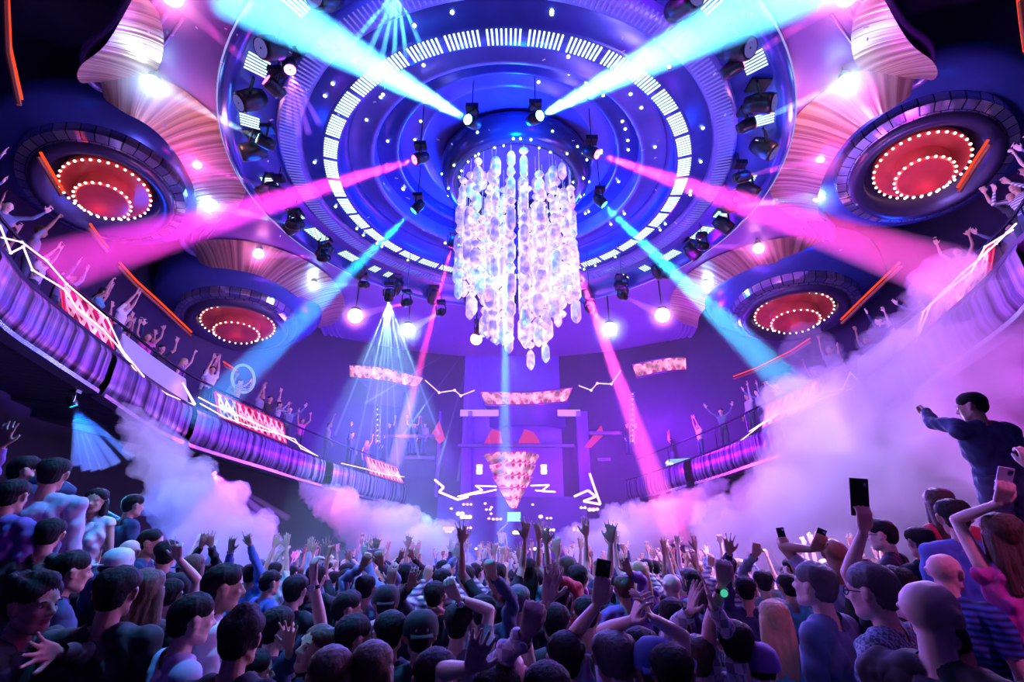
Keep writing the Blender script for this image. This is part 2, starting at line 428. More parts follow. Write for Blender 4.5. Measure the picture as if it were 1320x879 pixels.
for ring, (rr, nn) in enumerate(((.35, 6), (.78, 12), (1.2, 18), (1.56, 24))):
    for k in range(nn): spots.append((rr, 2*PI*(k+.5*(ring % 2))/nn+rnd.uniform(-.06, .06)))
for (rr, a) in spots:
    x, y = HUB.x+math.cos(a)*rr*1.08, HUB.y-.1+math.sin(a)*rr*1.08
    top = HUB.z-.55-.4*rnd.random()
    bot = HC+3.9+ (rr/1.5)**2*1.3 + rnd.uniform(-.1, 1.1)
    s = MB(); z = top; kk = rnd.randint(0, 1)
    s.tube([(x, y, HUB.z+.05), (x, y, bot)], .006, 4)
    lg = rnd.uniform(.85, 1.15)
    while z > bot:
        if kk % 2 == 0: h = rnd.uniform(.5, .75)*lg; r = rnd.uniform(.11, .145)
        else: h = rnd.uniform(.2, .27); r = rnd.uniform(.11, .135)
        if rnd.random() < .93: crystal(s, Vector((x, y, z-h/2)), r, h)
        z -= h+.035; kk += 1
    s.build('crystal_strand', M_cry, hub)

# ------------------------------------------------------------------ round coffers with bulb-ringed lamps
M_band = pbr('blue_lacquer_band', (.07, .1, .45), .22, metal=.35, noise=.2, nscale=1)
def facet_mat():
    m, nt, out = _new('mirror_facets'); N = nt.nodes; L = nt.links
    b = N.new('ShaderNodeBsdfPrincipled'); L.new(b.outputs[0], out.inputs[0]); b.inputs['Metallic'].default_value = .9; b.inputs['Roughness'].default_value = .12
    uv = N.new('ShaderNodeUVMap'); br = N.new('ShaderNodeTexBrick'); br.inputs['Scale'].default_value = 1; br.inputs['Brick Width'].default_value = .16; br.inputs['Row Height'].default_value = .5
    br.inputs['Mortar Size'].default_value = .008; br.inputs['Color1'].default_value = (.35, .4, .8, 1); br.inputs['Color2'].default_value = (.95, .85, 1, 1); br.inputs['Mortar'].default_value = (.05, .05, .1, 1)
    L.new(uv.outputs[0], br.inputs['Vector']); L.new(br.outputs['Color'], b.inputs['Base Color']); return m
M_facet = facet_mat(); M_lamp = pbr('red_glass', (.5, .05, .05), .3, emit=(1, .06, .1), estr=.06, noise=.6, nscale=2)
M_bulb = emis('warm_bulb', (1, .55, .45), 7)
def coffer(px, py, h, rl, ratio, label, tilt):
    c = at_h(px, py, h); r = root('round_coffer', c, label, 'ceiling coffer', 'round coffers over the boxes')
    R = rl*ratio
    b = MB(); b.lathe([(R, HH-h+.1), (R, .75), (R*.93, .42), (R*.72, .2)], c, 72); b.build('lacquer_band', M_band, r, True)
    b = MB(); b.lathe([(R*.72, .2), (R*.70, -.08), (R*.6, -.14)], c, 48, uvk=1.0); b.build('mirror_facets', M_facet, r)
    b = MB(); b.lathe([(R*.6, -.14), (R*.59, -.3), (R*.52, -.34), (R*.5, -.18), (R*.47, -.18), (R*.46, .25), (.02, .3)], c, 64); b.build('dark_moulding', M_dark2, r, True)
    lamp = root('tiered_lamp', c+Vector((0, 0, .2)), label.replace('round coffer', 'red bulb-ringed lamp'), 'ceiling lamp', 'bulb-ringed lamps')
    b = MB(); b.lathe([(rl, .08), (rl, -.05), (rl*.95, -.1), (.02, -.1)], c, 48); b.build('upper_disc', M_lamp, lamp)
    b = MB(); b.lathe([(rl*.6, -.1), (rl*.6, -.5), (rl*.55, -.55), (.02, -.55)], c, 48); b.build('lower_drum', M_lamp, lamp)
    for k in range(58):
        n_, q_, z_ = (34, .99, -.12) if k < 34 else (24, .61, -.55)
        if k == 0: b = MB(); b.ell(c+Vector((0, 0, .2)), (.032, .032, .032), 8, 5); bl = b.build('bulb', M_bulb, lamp)
        else: o = bl.copy(); COL.objects.link(o); bl = o
        a = 2*PI*k/n_; bl.location = (math.cos(a)*rl*q_, math.sin(a)*rl*q_, z_-.2)
    b = MB(); b.lathe([(.02, .28), (.12, .28), (.12, -.1), (.02, -.1)], c, 16); b.build('mount', M_black, lamp)
    hd = Vector((-c.x, -c.y, 0)).normalized(); ax = hd.cross(Vector((0, 0, 1))); qt = Matrix.Rotation(math.radians(tilt), 4, ax)
    r.rotation_euler = qt.to_euler(); lamp.rotation_euler = qt.to_euler()
    L = bpy.data.lights.new('lamp_glow', 'POINT'); L.energy = 2.5; L.color = (1, .12, .1); L.shadow_soft_size = .2
    lo = bpy.data.objects.new('lamp_glow', L); COL.objects.link(lo); lo.location = c+Vector((0, 0, -.75))
M_dark2 = pbr('dark_violet_moulding', (.05, .035, .1), .3, metal=.3)
coffer(138, 245, 8.2, .96, 2.62, 'round coffer at the upper left, nearer the top of the picture', 20)
coffer(308, 416, 7.6, 1.4, 2.3, 'round coffer lower on the left, behind the blue beam', 12)
coffer(1186, 214, 8.2, .95, 2.62, 'round coffer at the upper right beside the orange neon tube', 20)
coffer(1022, 401, 7.6, 1.4, 2.3, 'round coffer lower on the right above the smoke', 12)
# ------------------------------------------------------------------ balconies
BL = [(-140, 200, -8.6), (-60, 265, -8.9), (0, 318, -9.2), (33, 360, -9.4), (90, 408, -9.6), (150, 455, -9.6), (200, 493, -9.3), (247, 522, -9.0), (300, 545, -8.8), (350, 565, -8.5), (400, 585, -8.0), (480, 612, -6.6), (545, 631, -5.3), (590, 644, -4.4)]
BR = [(1455, 190, 8.6), (1375, 255, 8.9), (1312, 310, 9.2), (1278, 352, 9.4), (1225, 400, 9.6), (1165, 450, 9.6), (1112, 488, 9.3), (1065, 517, 9.0), (1011, 540, 8.8), (961, 562, 8.5), (911, 583, 8.0), (831, 611, 6.6), (766, 631, 5.3), (721, 644, 4.4)]
def curve3(nodes): return [Vector(p) for p in catmull([tuple(at_x(px, py, X)) for px, py, X in nodes], 8)]
CL, CR = curve3(BL), curve3(BR)
def outn(path, i):
    a = path[max(0, i-1)]; c = path[min(len(path)-1, i+1)]; t = Vector((c.x-a.x, c.y-a.y, 0)).normalized()
    n = Vector((-t.y, t.x, 0)); p = path[i]
    if n.dot(Vector((0-p.x, 9-p.y, 0))) > 0: n = -n
    return n                                   # away from the hall's middle
def ribbon(path, i0, i1, prof, mb, thick=None):
    """sweeps a profile of (offset outward, dz) along the path; UV in metres"""
    m = len(prof); L = 0; vs = []; uv = []; Ls = [0]
    for k in range(1, m): Ls.append(Ls[-1]+math.hypot(prof[k][0]-prof[k-1][0], prof[k][1]-prof[k-1][1]))
    for i in range(i0, i1+1):
        if i > i0: L += (path[i]-path[i-1]).length
        n = outn(path, i)
        for k, (o_, dz) in enumerate(prof): vs.append(path[i]+n*o_+Vector((0, 0, dz))); uv.append((L, Ls[k]))
    fs = []
    for i in range(i1-i0):
        for k in range(m-1): a = i*m+k; fs.append((a, a+1, a+m+1, a+m))
    return mb.add(vs, fs, uv)
M_fascia = striped('ribbed_fascia', (.03, .01, .06), (.32, .2, .5), .3, .55, 5.5, bump=.5)
M_ledge = pbr('balcony_ledge', (.12, .08, .2), .3, metal=.4)
M_led = lattice('pink_led_lattice', (.4, .01, .14), (1, .3, .6), 1.7)
M_ledb = lattice('bluewhite_led_lattice', (.25, .1, .9), (.8, .8, 1), 1.2)
M_plate = pbr('white_gloss_plate', (.4, .4, .55), .2, emit=(.3, .3, 1), estr=.25, noise=.2, nscale=1)  # faint blue emission stands in for light falling on the panels
M_bolt = emis('white_neon', (1, .5, .9), 3)
M_railm = pbr('black_rail', (.02, .02, .04), .25, metal=.7)
def idx_px(nodes, path, px):
    for k in range(len(nodes)-1):
        a, c = nodes[k][0], nodes[k+1][0]
        if min(a, c) <= px <= max(a, c): return k*8+int(round(8*(px-a)/(c-a)))
    return 0
def balcony(side, nodes, path, bulges, screens, plates, bolts):
    n = len(path)-1
    b = MB(); ribbon(path, 0, n, [(-.05, 0), (.45, .06), (5.5, .1), (5.5, -.1), (.3, -.85)], b)
    ribbon(path, 0, n, [(.02, -.06), (-.05, 0)], b)
    struct('floor_balcony_%s' % side, b, M_ledge)
    for (p0, p1) in bulges:
        i0, i1 = sorted((idx_px(nodes, path, p0), idx_px(nodes, path, p1)))
        b = MB(); ribbon(path, i0, i1, [(-.02, -.06), (-.09, -.2), (-.07, -.75), (.04, -1.02), (.35, -1.06)], b); struct('wall_fascia_%s_%d' % (side, i0), b, M_fascia, smooth=True)
        b = MB(); ribbon(path, i0, i1, [(-.04, -1.0), (-.04, -1.09), (.3, -1.09)], b); o = struct('trim_fascia_%s_%d' % (side, i0), b, M_chrome)
    for (p0, p1, mt, lab) in screens:
        i0, i1 = sorted((idx_px(nodes, path, p0), idx_px(nodes, path, p1)))
        c = path[(i0+i1)//2]
        r = root('led_screen', c, lab, 'led screen', 'LED screens on the balcony fronts')
        b = MB(); ribbon(path, i0, i1, [(.12, .1), (.42, .82)], b); b.build('screen', mt, r)
        b = MB(); ribbon(path, i0, i1, [(.09, .09), (.1, .05), (.15, .05), (.5, .85), (.44, .88), (.4, .85)], b)
        e0, e1 = path[i0]+outn(path, i0)*.12, path[i0]+outn(path, i0)*.42
        b.tube([path[i0]+outn(path, i0)*.12+Vector((0, 0, .1)), path[i0]+outn(path, i0)*.42+Vector((0, 0, .84))], .025, 6)
        b.tube([path[i1]+outn(path, i1)*.12+Vector((0, 0, .1)), path[i1]+outn(path, i1)*.42+Vector((0, 0, .84))], .025, 6)
        b.build('frame', pbr('red_frame', (.5, .02, .1), .3, emit=(1, .02, .15), estr=.4), r)
    for (p0, p1, lab) in plates:
        i0, i1 = sorted((idx_px(nodes, path, p0), idx_px(nodes, path, p1)))
        b = MB(); ribbon(path, i0, i1, [(.14, .08), (.4, .78), (.44, .78), (.18, .06)], b)
        o = b.build('balustrade_panel', M_plate); tag(o, lab, 'balustrade', 'white balustrade panels')
    # rail
    r = root('balcony_rail', path[n//2], 'black handrail along the %s balcony in front of its guests' % side, 'handrail', 'balcony handrails')
    b = MB(); b.tube([path[i]+outn(path, i)*.55+Vector((0, 0, 1.02)) for i in range(0, n+1)], .035, 6); b.build('handrail', M_railm, r, True)
    for i in range(2, n, 6):
        b = MB(); q = path[i]+outn(path, i)*.55; b.tube([q+Vector((0, 0, .05)), q+Vector((0, 0, 1.02))], .02, 6); b.build('post', M_railm, r)
    for (pts, lab) in bolts:
        V = []
        for (px, py) in pts:
            k = idx_px(nodes, path, px); q = path[k]-outn(path, k)*.02; V.append(at_x(px, py, q.x))
        b = MB()
        for j in range(len(V)-1): b.tube([V[j], V[j+1]], .015, 6)
        for v in V[1:-1]: b.ell(v, (.026, .026, .026), 8, 5)
        o = b.build('neon_bolt', M_bolt); tag(o, lab, 'neon sculpture', 'zigzag neon tubes on the balconies')
balcony('left', BL, CL, [(-140, -10), (2, 145), (153, 247), (255, 420), (428, 588)],
  [(92, 148, M_led, 'pink lattice LED screen nearest the camera on the left balcony front'),
   (285, 312, M_ledb, 'blue and white LED screen at the end of the middle left balcony bay'), (312, 378, M_led, 'pink lattice LED screen on the middle bay of the left balcony'),
   (478, 546, M_led, 'small far pink LED screen on the left balcony near the stage')],
  [(160, 205, 'glossy white balustrade panel on the left balcony next to the near pink screen'), (208, 250, 'glossy white balustrade panel on the left balcony where two bays meet')],
  [([(0, 290), (14, 326), (30, 318), (42, 348), (82, 372), (100, 398), (132, 424), (152, 446), (178, 482)], 'pale neon zigzag climbing the left balcony edge over the near screen'),
   ([(2, 306), (28, 312), (60, 336), (86, 366), (138, 410), (158, 452), (186, 486)], 'second pale neon line running beside the zigzag on the near left balcony'),
   ([(178, 484), (215, 508), (250, 522), (236, 494), (252, 521)], 'pointed pale neon angle under the white panels of the left balcony'),
   ([(256, 512), (275, 522), (300, 532), (335, 548), (366, 562), (384, 572), (412, 590)], 'pale neon zigzag crossing the middle left balcony bay'),
   ([(258, 520), (290, 538), (330, 552), (362, 560), (380, 566), (388, 578), (410, 588)], 'thin lower neon line along the middle left balcony bay'),
   ([(440, 597), (470, 604), (500, 612), (540, 617), (560, 618), (576, 628), (590, 634)], 'pale neon zigzag on the far left balcony end by the stage')])
balcony('right', BR, CR, [(1455, 1330), (1310, 1168), (1160, 1068), (1058, 892), (884, 723)],
  [(1196, 1262, M_led, 'pink lattice LED screen nearest the camera on the right balcony front'),
   (978, 1042, M_led, 'pink lattice LED screen on the middle bay of the right balcony above the smoke')],
  [(1150, 1182, 'glossy white balustrade panel on the right balcony beside the near pink screen'), (1102, 1146, 'glossy white balustrade panel on the right balcony lit violet')],
  [([(1310, 288), (1298, 300), (1284, 314), (1262, 334), (1240, 352), (1212, 380), (1190, 402), (1183, 428)], 'pale neon zigzag over the near right balcony screen'),
   ([(1306, 296), (1270, 318), (1252, 350), (1224, 372), (1200, 392), (1180, 442)], 'second pale neon line crossing the near right balcony screen'),
   ([(1132, 485), (1110, 494), (1096, 480), (1086, 502), (1060, 506), (1040, 520), (1010, 530), (980, 548), (950, 572)], 'pale neon zigzag with a bright point on the middle right balcony'),
   ([(1132, 488), (1100, 500), (1064, 512), (1030, 526), (1000, 534), (966, 556)], 'thin lower neon line along the middle right balcony')])

# orange neon tubes marking the upper floor edge
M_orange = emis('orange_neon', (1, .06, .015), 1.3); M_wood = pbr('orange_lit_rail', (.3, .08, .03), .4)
def neon(pts, X, lab, r=.035):
    V = [at_x(px, py, X+dx) for px, py, dx in pts]
    c = V[0]; rt = root('neon_tube', c, lab, 'neon tube', 'orange neon tubes')
    b = MB(); b.tube(V, r*.8, 8); b.build('tube', M_orange, rt, True)
    b = MB(); b.tube([v+Vector((0, .0, -.13)) for v in V], r*1.3, 6); b.build('bracket', M_wood, rt)
neon([(52, 196, 0), (66, 220, .0), (82, 247, .1)], -10.6, 'short orange neon tube left of the near red lamp', .035)
neon([(116, 288, 0), (128, 305, 0), (140, 320, .1)], -10.9, 'short orange neon tube just below the near red lamp on the left')
neon([(154, 338, 0), (176, 362, .1), (205, 388, .1), (247, 428, .2)], -11.0, 'long orange neon tube above the guests of the left balcony')
neon([(288, 466, 0), (306, 478, .1)], -10.9, 'small orange neon tube beside the ring-shaped lamp on the left')
neon([(10, -10, 0), (13, 60, 0), (28, 128, .1)], -8.6, 'red-orange neon tube at the top left corner', .03)
neon([(1274, 180, 0), (1254, 210, 0), (1234, 242, -.1)], 10.6, 'short orange neon tube right of the near red lamp', .035)
neon([(1160, 338, 0), (1135, 362, -.1), (1108, 388, -.1), (1084, 412, -.2)], 10.9, 'long orange neon tube above the right balcony')
neon([(1044, 436, 0), (1020, 452, 0), (975, 474, -.1), (938, 488, -.2)], 11.2, 'dim orange neon tube further along the right balcony')
neon([(1312, -5, 0), (1316, 30, 0), (1321, 66, 0)], 8.6, 'red neon tube at the top right corner', .03)
# wavy blue ring lamp on the left balcony
b = MB(); c = at_x(314, 488, -9.9); b.tube([c+Vector((math.cos(t)*.1, math.cos(t)*.55, math.sin(t)*.5)) for t in [2*PI*k/40 for k in range(40)]], .05, 8, closed=True)
rt = root('ring_lamp', c+Vector((0, 0, -.55)), 'pale blue ring-shaped lamp standing at the left balcony rail', 'ring lamp'); b.build('ring', emis('blue_ring', (.3, .35, 1), 1.1), rt, True)
b = MB(); b.tube([c+Vector((0, 0, -1.15)), c+Vector((0, 0, -.5))], .03, 8); b.build('stand', M_black, rt)

# ------------------------------------------------------------------ far end: upper drums with LED bands, stage wall
def band(pts_top, pts_bot, Y, mt, lab, ku=1):
    T = [Vector(p) for p in catmull([tuple(at_y(x, y, Y-dy)) for x, y, dy in pts_top], 8)]
    B_ = [Vector(p) for p in catmull([tuple(at_y(x, y, Y-dy)) for x, y, dy in pts_bot], 8)]
    rt = root('led_band', (B_[len(B_)//2]), lab, 'led band', 'LED bands on the far upper drums')
    vs = []; uv = []; L = 0
    for i, (t, q) in enumerate(zip(T, B_)):
        if i: L += (t-T[i-1]).length
        vs += [q, t]; uv += [(L, 0), (L, (t-q).length)]
    b = MB(); b.add(vs, [(2*i, 2*i+2, 2*i+3, 2*i+1) for i in range(len(T)-1)], uv); b.build('screen', mt, rt)
    b = MB(); b.tube([v+Vector((0, .03, .03)) for v in T], .05, 6); b.tube([v+Vector((0, .03, -.03)) for v in B_], .05, 6); b.build('frame', M_ledge, rt)
    return T, B_
M_led2 = lattice('pink_led_band', (.7, .04, .3), (1, .32, .55), 1.0, ku=1.7, kv=1.3, thr=.2)
band([(427, 470, 0), (485, 473, 1.2), (546, 487, 0)], [(430, 484, 0), (485, 489, 1.2), (537, 499, 0)], 25, M_led2, 'curved pink LED band on the far upper drum left of the centre')
band([(619, 505, 0), (680, 506, .4), (738, 500, 0)], [(626, 521, 0), (680, 521, .4), (731, 517, 0)], 25.6, M_led2, 'pink LED band centred above the stage')
band([(815, 470, 0), (868, 461, 1.2), (924, 462, 0)], [(820, 486, 0), (868, 477, 1.2), (921, 478, 0)], 25, M_led2, 'curved pink LED band on the far upper drum right of the centre')
# drums under the bands
M_purp = pbr('violet_wall', (.2, .08, .6), .45, noise=.3, nscale=.6); M_purd = pbr('deep_violet', (.08, .04, .22), .4, noise=.3, nscale=.6)
def drum(px, py, Y, R, h0, lab, side):
    c = at_y(px, py, Y); c.z = HC
    b = MB(); b.lathe([(R+.5, h0+.5), (R+.25, h0+.2), (R+.1, h0-.0), (R+.1, h0-.9), (R-.2, h0-1.0), (R-.5, h0-.95), (R-.55, h0-.6), (.02, h0-.55)], c, 56); return struct('ceiling_drum_%s' % side, b, M_purd, True)
dl = drum(486, 480, 27.7, 2.6, 6.45, '', 'left'); dc = drum(679, 512, 28.7, 2.6, 5.55, '', 'centre'); dr = drum(868, 470, 27.7, 2.6, 6.65, '', 'right')
# neon links between the bands
for pts, lab in (([(548, 490), (566, 506), (586, 503), (594, 510), (612, 503)], 'thin white neon zigzag between the left and centre LED bands'),
                 ([(746, 497), (762, 503), (770, 494), (788, 495), (800, 478)], 'thin white neon zigzag between the centre and right LED bands'),
                 ([(404, 494), (412, 488), (420, 478)], 'tiny white neon tick left of the far left LED band')):
    V = [at_y(x, y, 25.2) for x, y in pts]; b = MB()
    for j in range(len(V)-1): b.tube([V[j], V[j+1]], .03, 6)
    for v in V[1:-1]: b.ell(v, (.08, .08, .08), 8, 5)
    o = b.build('neon_bolt', emis('soft_neon', (.8, .5, 1), 2)); tag(o, lab, 'neon sculpture', 'thin neon links on the far wall')
# stage wall (flat panel with lights) and cornice
YW = 26.9
def wall_quad(name, x0, y0, x1, y1, Y, mat, kind='structure', th=.15):
    a, c = at_y(x0, y1, Y), at_y(x1, y0, Y); b = MB(); b.box(((a.x+c.x)/2, Y+th/2, (a.z+c.z)/2), (c.x-a.x, th, c.z-a.z)); o = b.build(name, mat)
    if kind: o['kind'] = kind
    return o
wall_quad('wall_back_upper', 395, 440, 920, 640, 27.2, M_purp)
wall_quad('wall_stage', 420, 640, 890, 722, 26.9, M_purd)
wall_quad('trim_light_cove', 593, 528, 748, 536, 26.6, pbr('lit_cove', (.5, .4, .9), .4, emit=(.45, .3, 1), estr=.7))
for k, x in enumerate((560, 600, 748, 790, 820)):
    wall_quad('wall_pilaster_%d' % (k+1), x, 530, x+9, 640, 26.5, M_purp, th=.4)
# side galleries of the far wall
for k, (x0, x1, y) in enumerate(((430, 560, 560), (590, 740, 572), (760, 900, 556), (440, 560, 588), (770, 895, 590))):
    wall_quad('trim_gallery_%d' % (k+1), x0, y, x1, y+4, 25.6+.2*k, M_ledge, th=.5)
# DJ booth: inverted pyramid of LED tiers
dj = root('dj_booth', at_y(660, 700, 23.5), 'inverted pyramid DJ booth of pink LED tiers on the far stage', 'dj booth')
M_dj = lattice('dj_led', (.75, .01, .2), (1, .35, .6), 1.1, ku=3.2, kv=2.4, thr=.2)
for (xa, xb, ya, xc, xd, yb, dy) in ((621, 698, 584, 630, 690, 596, 0), (629, 692, 598, 636, 685, 612, .15), (634, 688, 614, 643, 679, 628, .3), (643, 679, 630, 651, 671, 642, .45), (651, 672, 643, 658, 666, 655, .6)):
    Y = 23.0+dy; t0, t1 = at_y(xa, ya, Y), at_y(xb, ya, Y); q0, q1 = at_y(xc, yb, Y+.1), at_y(xd, yb, Y+.1)
    m_ = (t0+t1)/2; f = Vector((0, -.5, 0)); vs = [t0+Vector((0, .6, 0)), m_+f+Vector((-(t1-t0).x*.22, 0, 0)), m_+f+Vector(((t1-t0).x*.22, 0, 0)), t1+Vector((0, .6, 0)), q0+Vector((0, .6, 0)), (q0+q1)/2+f*.8+Vector((-(q1-q0).x*.22, 0, 0)), (q0+q1)/2+f*.8+Vector(((q1-q0).x*.22, 0, 0)), q1+Vector((0, .6, 0))]
    us = [(v.x*1.0+v.y*.3, v.z-q0.z) for v in vs]
    b = MB(); b.add(vs, [(4, 5, 1, 0), (5, 6, 2, 1), (6, 7, 3, 2), (0, 1, 2, 3), (7, 6, 5, 4), (0, 3, 7, 4)], us); b.build('led_tier', M_dj, dj)
b = MB(); a, c = at_y(654, 672, 23.6), at_y(671, 660, 23.6); b.box(((a.x+c.x)/2, 23.6, (a.z+c.z)/2), (c.x-a.x, .1, c.z-a.z)); b.build('front_screen', emis('cyan_screen', (.25, .7, 1), 2), dj)
b = MB(); a = at_y(662, 690, 24.3); b.box((a.x, 24.3, .6), (4.2, 1.0, 1.2)); b.build('platform', M_ledge, dj)
for s_, pts in ((-1, [(640, 627), (613, 626), (622, 632), (590, 640), (622, 635), (640, 631)]), (1, [(684, 626), (708, 625), (698, 633), (716, 634), (690, 632)])):
    V = [at_y(x, y, 23.2) for x, y in pts]; b = MB()
    for j in range(len(V)-1): b.tube([V[j], V[j+1]], .035, 6)
    b.build('neon_wing', emis('pink_neon', (1, .5, .85), 5), dj)
for x in (618, 701):
    b = MB(); c = at_y(x, 605, 23.8)
    for dz in (.12, -.12): b.lathe([(.02, -.1), (.14, -.1), (.16, .1), (.02, .1)], c+Vector((0, 0, dz)), 12)
    o = b.build('blinder_lamp', emis('pale_blinder', (.9, .6, 1), 3)); tag(o, 'pair of pale lamps flanking the DJ booth on its %s side' % ('left' if x < 650 else 'right'), 'stage lamp', 'lamps flanking the DJ booth')
# emissive panels standing in for triangular red glows, small screens
def tri(pts, Y, mt, name, lab, cat, grp=None):
    v = [at_y(x, y, Y) for x, y in pts]; n = len(v); w = [q+Vector((0, .08, 0)) for q in v]
    b = MB(); b.add(v+w, [tuple(range(n)), tuple(reversed(range(n, 2*n)))]+[(i, (i+1) % n, n+(i+1) % n, n+i) for i in range(n)]); return tag(b.build(name, mt), lab, cat, grp)
M_redglow = emis('red_glow', (.9, .05, .3), .75)
tri([(624, 571), (648, 571), (645, 556), (634, 553)], 26.6, M_redglow, 'stage_panel', 'dull red tapered glow panel above the booth on its left', 'screen', 'red glow panels above the booth')
tri([(668, 571), (697, 571), (688, 557), (676, 553)], 26.6, M_redglow, 'stage_panel', 'dull red tapered glow panel above the booth on its right', 'screen', 'red glow panels above the booth')
tri([(753, 576), (775, 548), (779, 560), (762, 577)], 26.4, M_redglow, 'stage_panel', 'slanted red-pink glow panel right of the stage', 'screen')
tri([(556, 560), (566, 542), (574, 566), (566, 572)], 26.4, M_redglow, 'stage_panel', 'slanted red-pink glow panel left of the stage', 'screen')
tri([(858, 604), (893, 601), (892, 590), (861, 592)], 23.5, emis('cyan_screen2', (.3, .6, 1), 1.0), 'stage_panel', 'pale cyan screen with a diagonal on the far right gallery', 'screen')
tri([(860, 594), (880, 603), (876, 603), (858, 597)], 23.4, emis('white_diag', (1, .9, 1), 2.5), 'neon_bolt', 'white diagonal light across the cyan gallery screen', 'neon sculpture')
for pts, lab in (([(740, 640), (758, 632), (768, 640), (752, 646), (774, 650), (766, 628), (760, 610)], 'pink neon tangle right of the DJ booth'),
                 ([(560, 618), (572, 628), (566, 634), (590, 644), (604, 640)], 'pink neon tangle left of the DJ booth')):
    V = [at_y(x, y, 24.0) for x, y in pts]; b = MB()
    for j in range(len(V)-1): b.tube([V[j], V[j+1]], .06, 6)
    o = b.build('neon_bolt', emis('pink_neon2', (1, .4, .75), 3)); tag(o, lab, 'neon sculpture')
# far pixel lights: small lamps standing on the stage wall
rnd = random.Random(4)
px_lamps = []
for k in range(46):
    row = rnd.choice([650, 655, 664, 668, 682, 686, 694, 700, 708]); x = rnd.uniform(572, 782)
    if 640 < x < 680 and row < 672: continue
    px_lamps.append((x, row+rnd.uniform(-2, 2), rnd.choice([1, 1, 1.6])))
M_pl = [emis('pixel_lamp_pink', (1, .35, .7), 3.5), emis('pixel_lamp_white', (.9, .7, 1), 5), emis('pixel_lamp_violet', (.5, .3, 1), 4)]
first = None
for (x, y, s_) in px_lamps:
    c = at_y(x, y, 26.75)
    rt = None
    b = MB(); w = .1*s_
    for j in range(rnd.choice([1, 2, 3])): b.ell(c+Vector((j*.2, 0, 0)), (w*.8, .08, w*.6), 8, 4)
    tag(b.build('wall_lamp', rnd.choice(M_pl), origin=c), 'small glowing lamp dotted on the dark stage wall around the DJ booth', 'wall lamp', 'small lamps on the stage wall')
# truss towers on the far wall
for x, lab in ((815, 'slim LED tower right of the centre under the right drum'), (487, 'slim LED tower under the left drum')):
    rt = root('led_tower', at_y(x, 570, 25.3), lab, 'light tower'); a, c = at_y(x, 572, 25.3), at_y(x, 505, 25.3)
    b = MB()
    for dx in (-.12, .12): b.tube([a+Vector((dx, 0, 0)), c+Vector((dx, 0, 0))], .025, 6)
    nseg = 14
    for k in range(nseg):
        p = a+(c-a)*(k/nseg); q = a+(c-a)*((k+1)/nseg); b.tube([p+Vector((-.12, 0, 0)), q+Vector((.12, 0, 0))], .018, 4)
    b.build('truss', M_chrome, rt)
    b = MB()
    for k in range(10): b.ell(a+(c-a)*((k+.5)/10)+Vector((0, -.06, 0)), (.05, .03, .05), 6, 4)
    b.build('pixel_lights', emis('tower_px', (.7, .6, 1), 1.5), rt)

# upper gallery ceilings and dark bays behind the balcony guests
# ------------------------------------------------------------------ lamps, beams
def light(name, kind, loc, col, e, size=.15, **kw):
    L = bpy.data.lights.new(name, kind); L.color = col; L.energy = e
    if kind in ('POINT', 'SPOT'): L.shadow_soft_size = size
    for k, v in kw.items(): setattr(L, k, v)
    o = bpy.data.objects.new(name, L); COL.objects.link(o); o.location = loc; return o
def aim(o, target):
    o.rotation_euler = (Vector(target)-o.location).to_track_quat('-Z', 'Y').to_euler()
_mh = [None]
def moving_head(loc, target, lab, col, mount_z=None, s=1.0, glow=20):
    """a moving-head spotlight hanging from a base; its head points at the target"""
    loc = Vector(loc); d = (Vector(target)-loc).normalized()
    rt = root('moving_head_light', loc, lab, 'spotlight', 'moving-head spotlights')
    q = d.to_track_quat('Z', 'Y').to_matrix()
    b = MB(); b.lathe([(.02, -.24*s), (.11*s, -.24*s), (.15*s, -.1*s), (.15*s, .1*s), (.13*s, .16*s), (.12*s, .15*s), (.02, .15*s)], loc-d*.16*s, 18, axis=q); b.build('head', M_black, rt, True)
    b = MB(); b.lathe([(.02, .0), (.11*s, .0), (.11*s, .012)], loc-d*.005, 18, axis=q); b.build('lens', emis('lens_%.2f_%.2f_%.2f' % col, col, glow), rt)
    side = d.cross(Vector((0, 0, 1))).normalized() if abs(d.z) < .95 else Vector((1, 0, 0))
    c = loc-d*.16*s; up = c+Vector((0, 0, .34*s))
    b = MB(); b.tube([c+side*.17*s, c+side*.19*s+Vector((0, 0, .2*s)), up+side*.12*s, up-side*.12*s, c-side*.19*s+Vector((0, 0, .2*s)), c-side*.17*s], .022*s, 6); b.build('yoke', M_black, rt)
    rr_ = math.hypot(loc.x-RC.x, loc.y-RC.y)
    top = mount_z if mount_z else up.z+.12
    if mount_z and loc.z > HC+7.9: top = HC+(10.3 if rr_ < 3.2 else 9.95 if rr_ < 3.85 else 9.5 if rr_ < 4.6 else 8.95)
    b = MB(); b.box((up.x, up.y, up.z+.06*s), (.3*s, .24*s, .12*s)); b.tube([up+Vector((0, 0, .1*s)), Vector((up.x, up.y, max(top, up.z+.2*s)))], .014*s, 6); b.build('base', M_black, rt)
    return rt
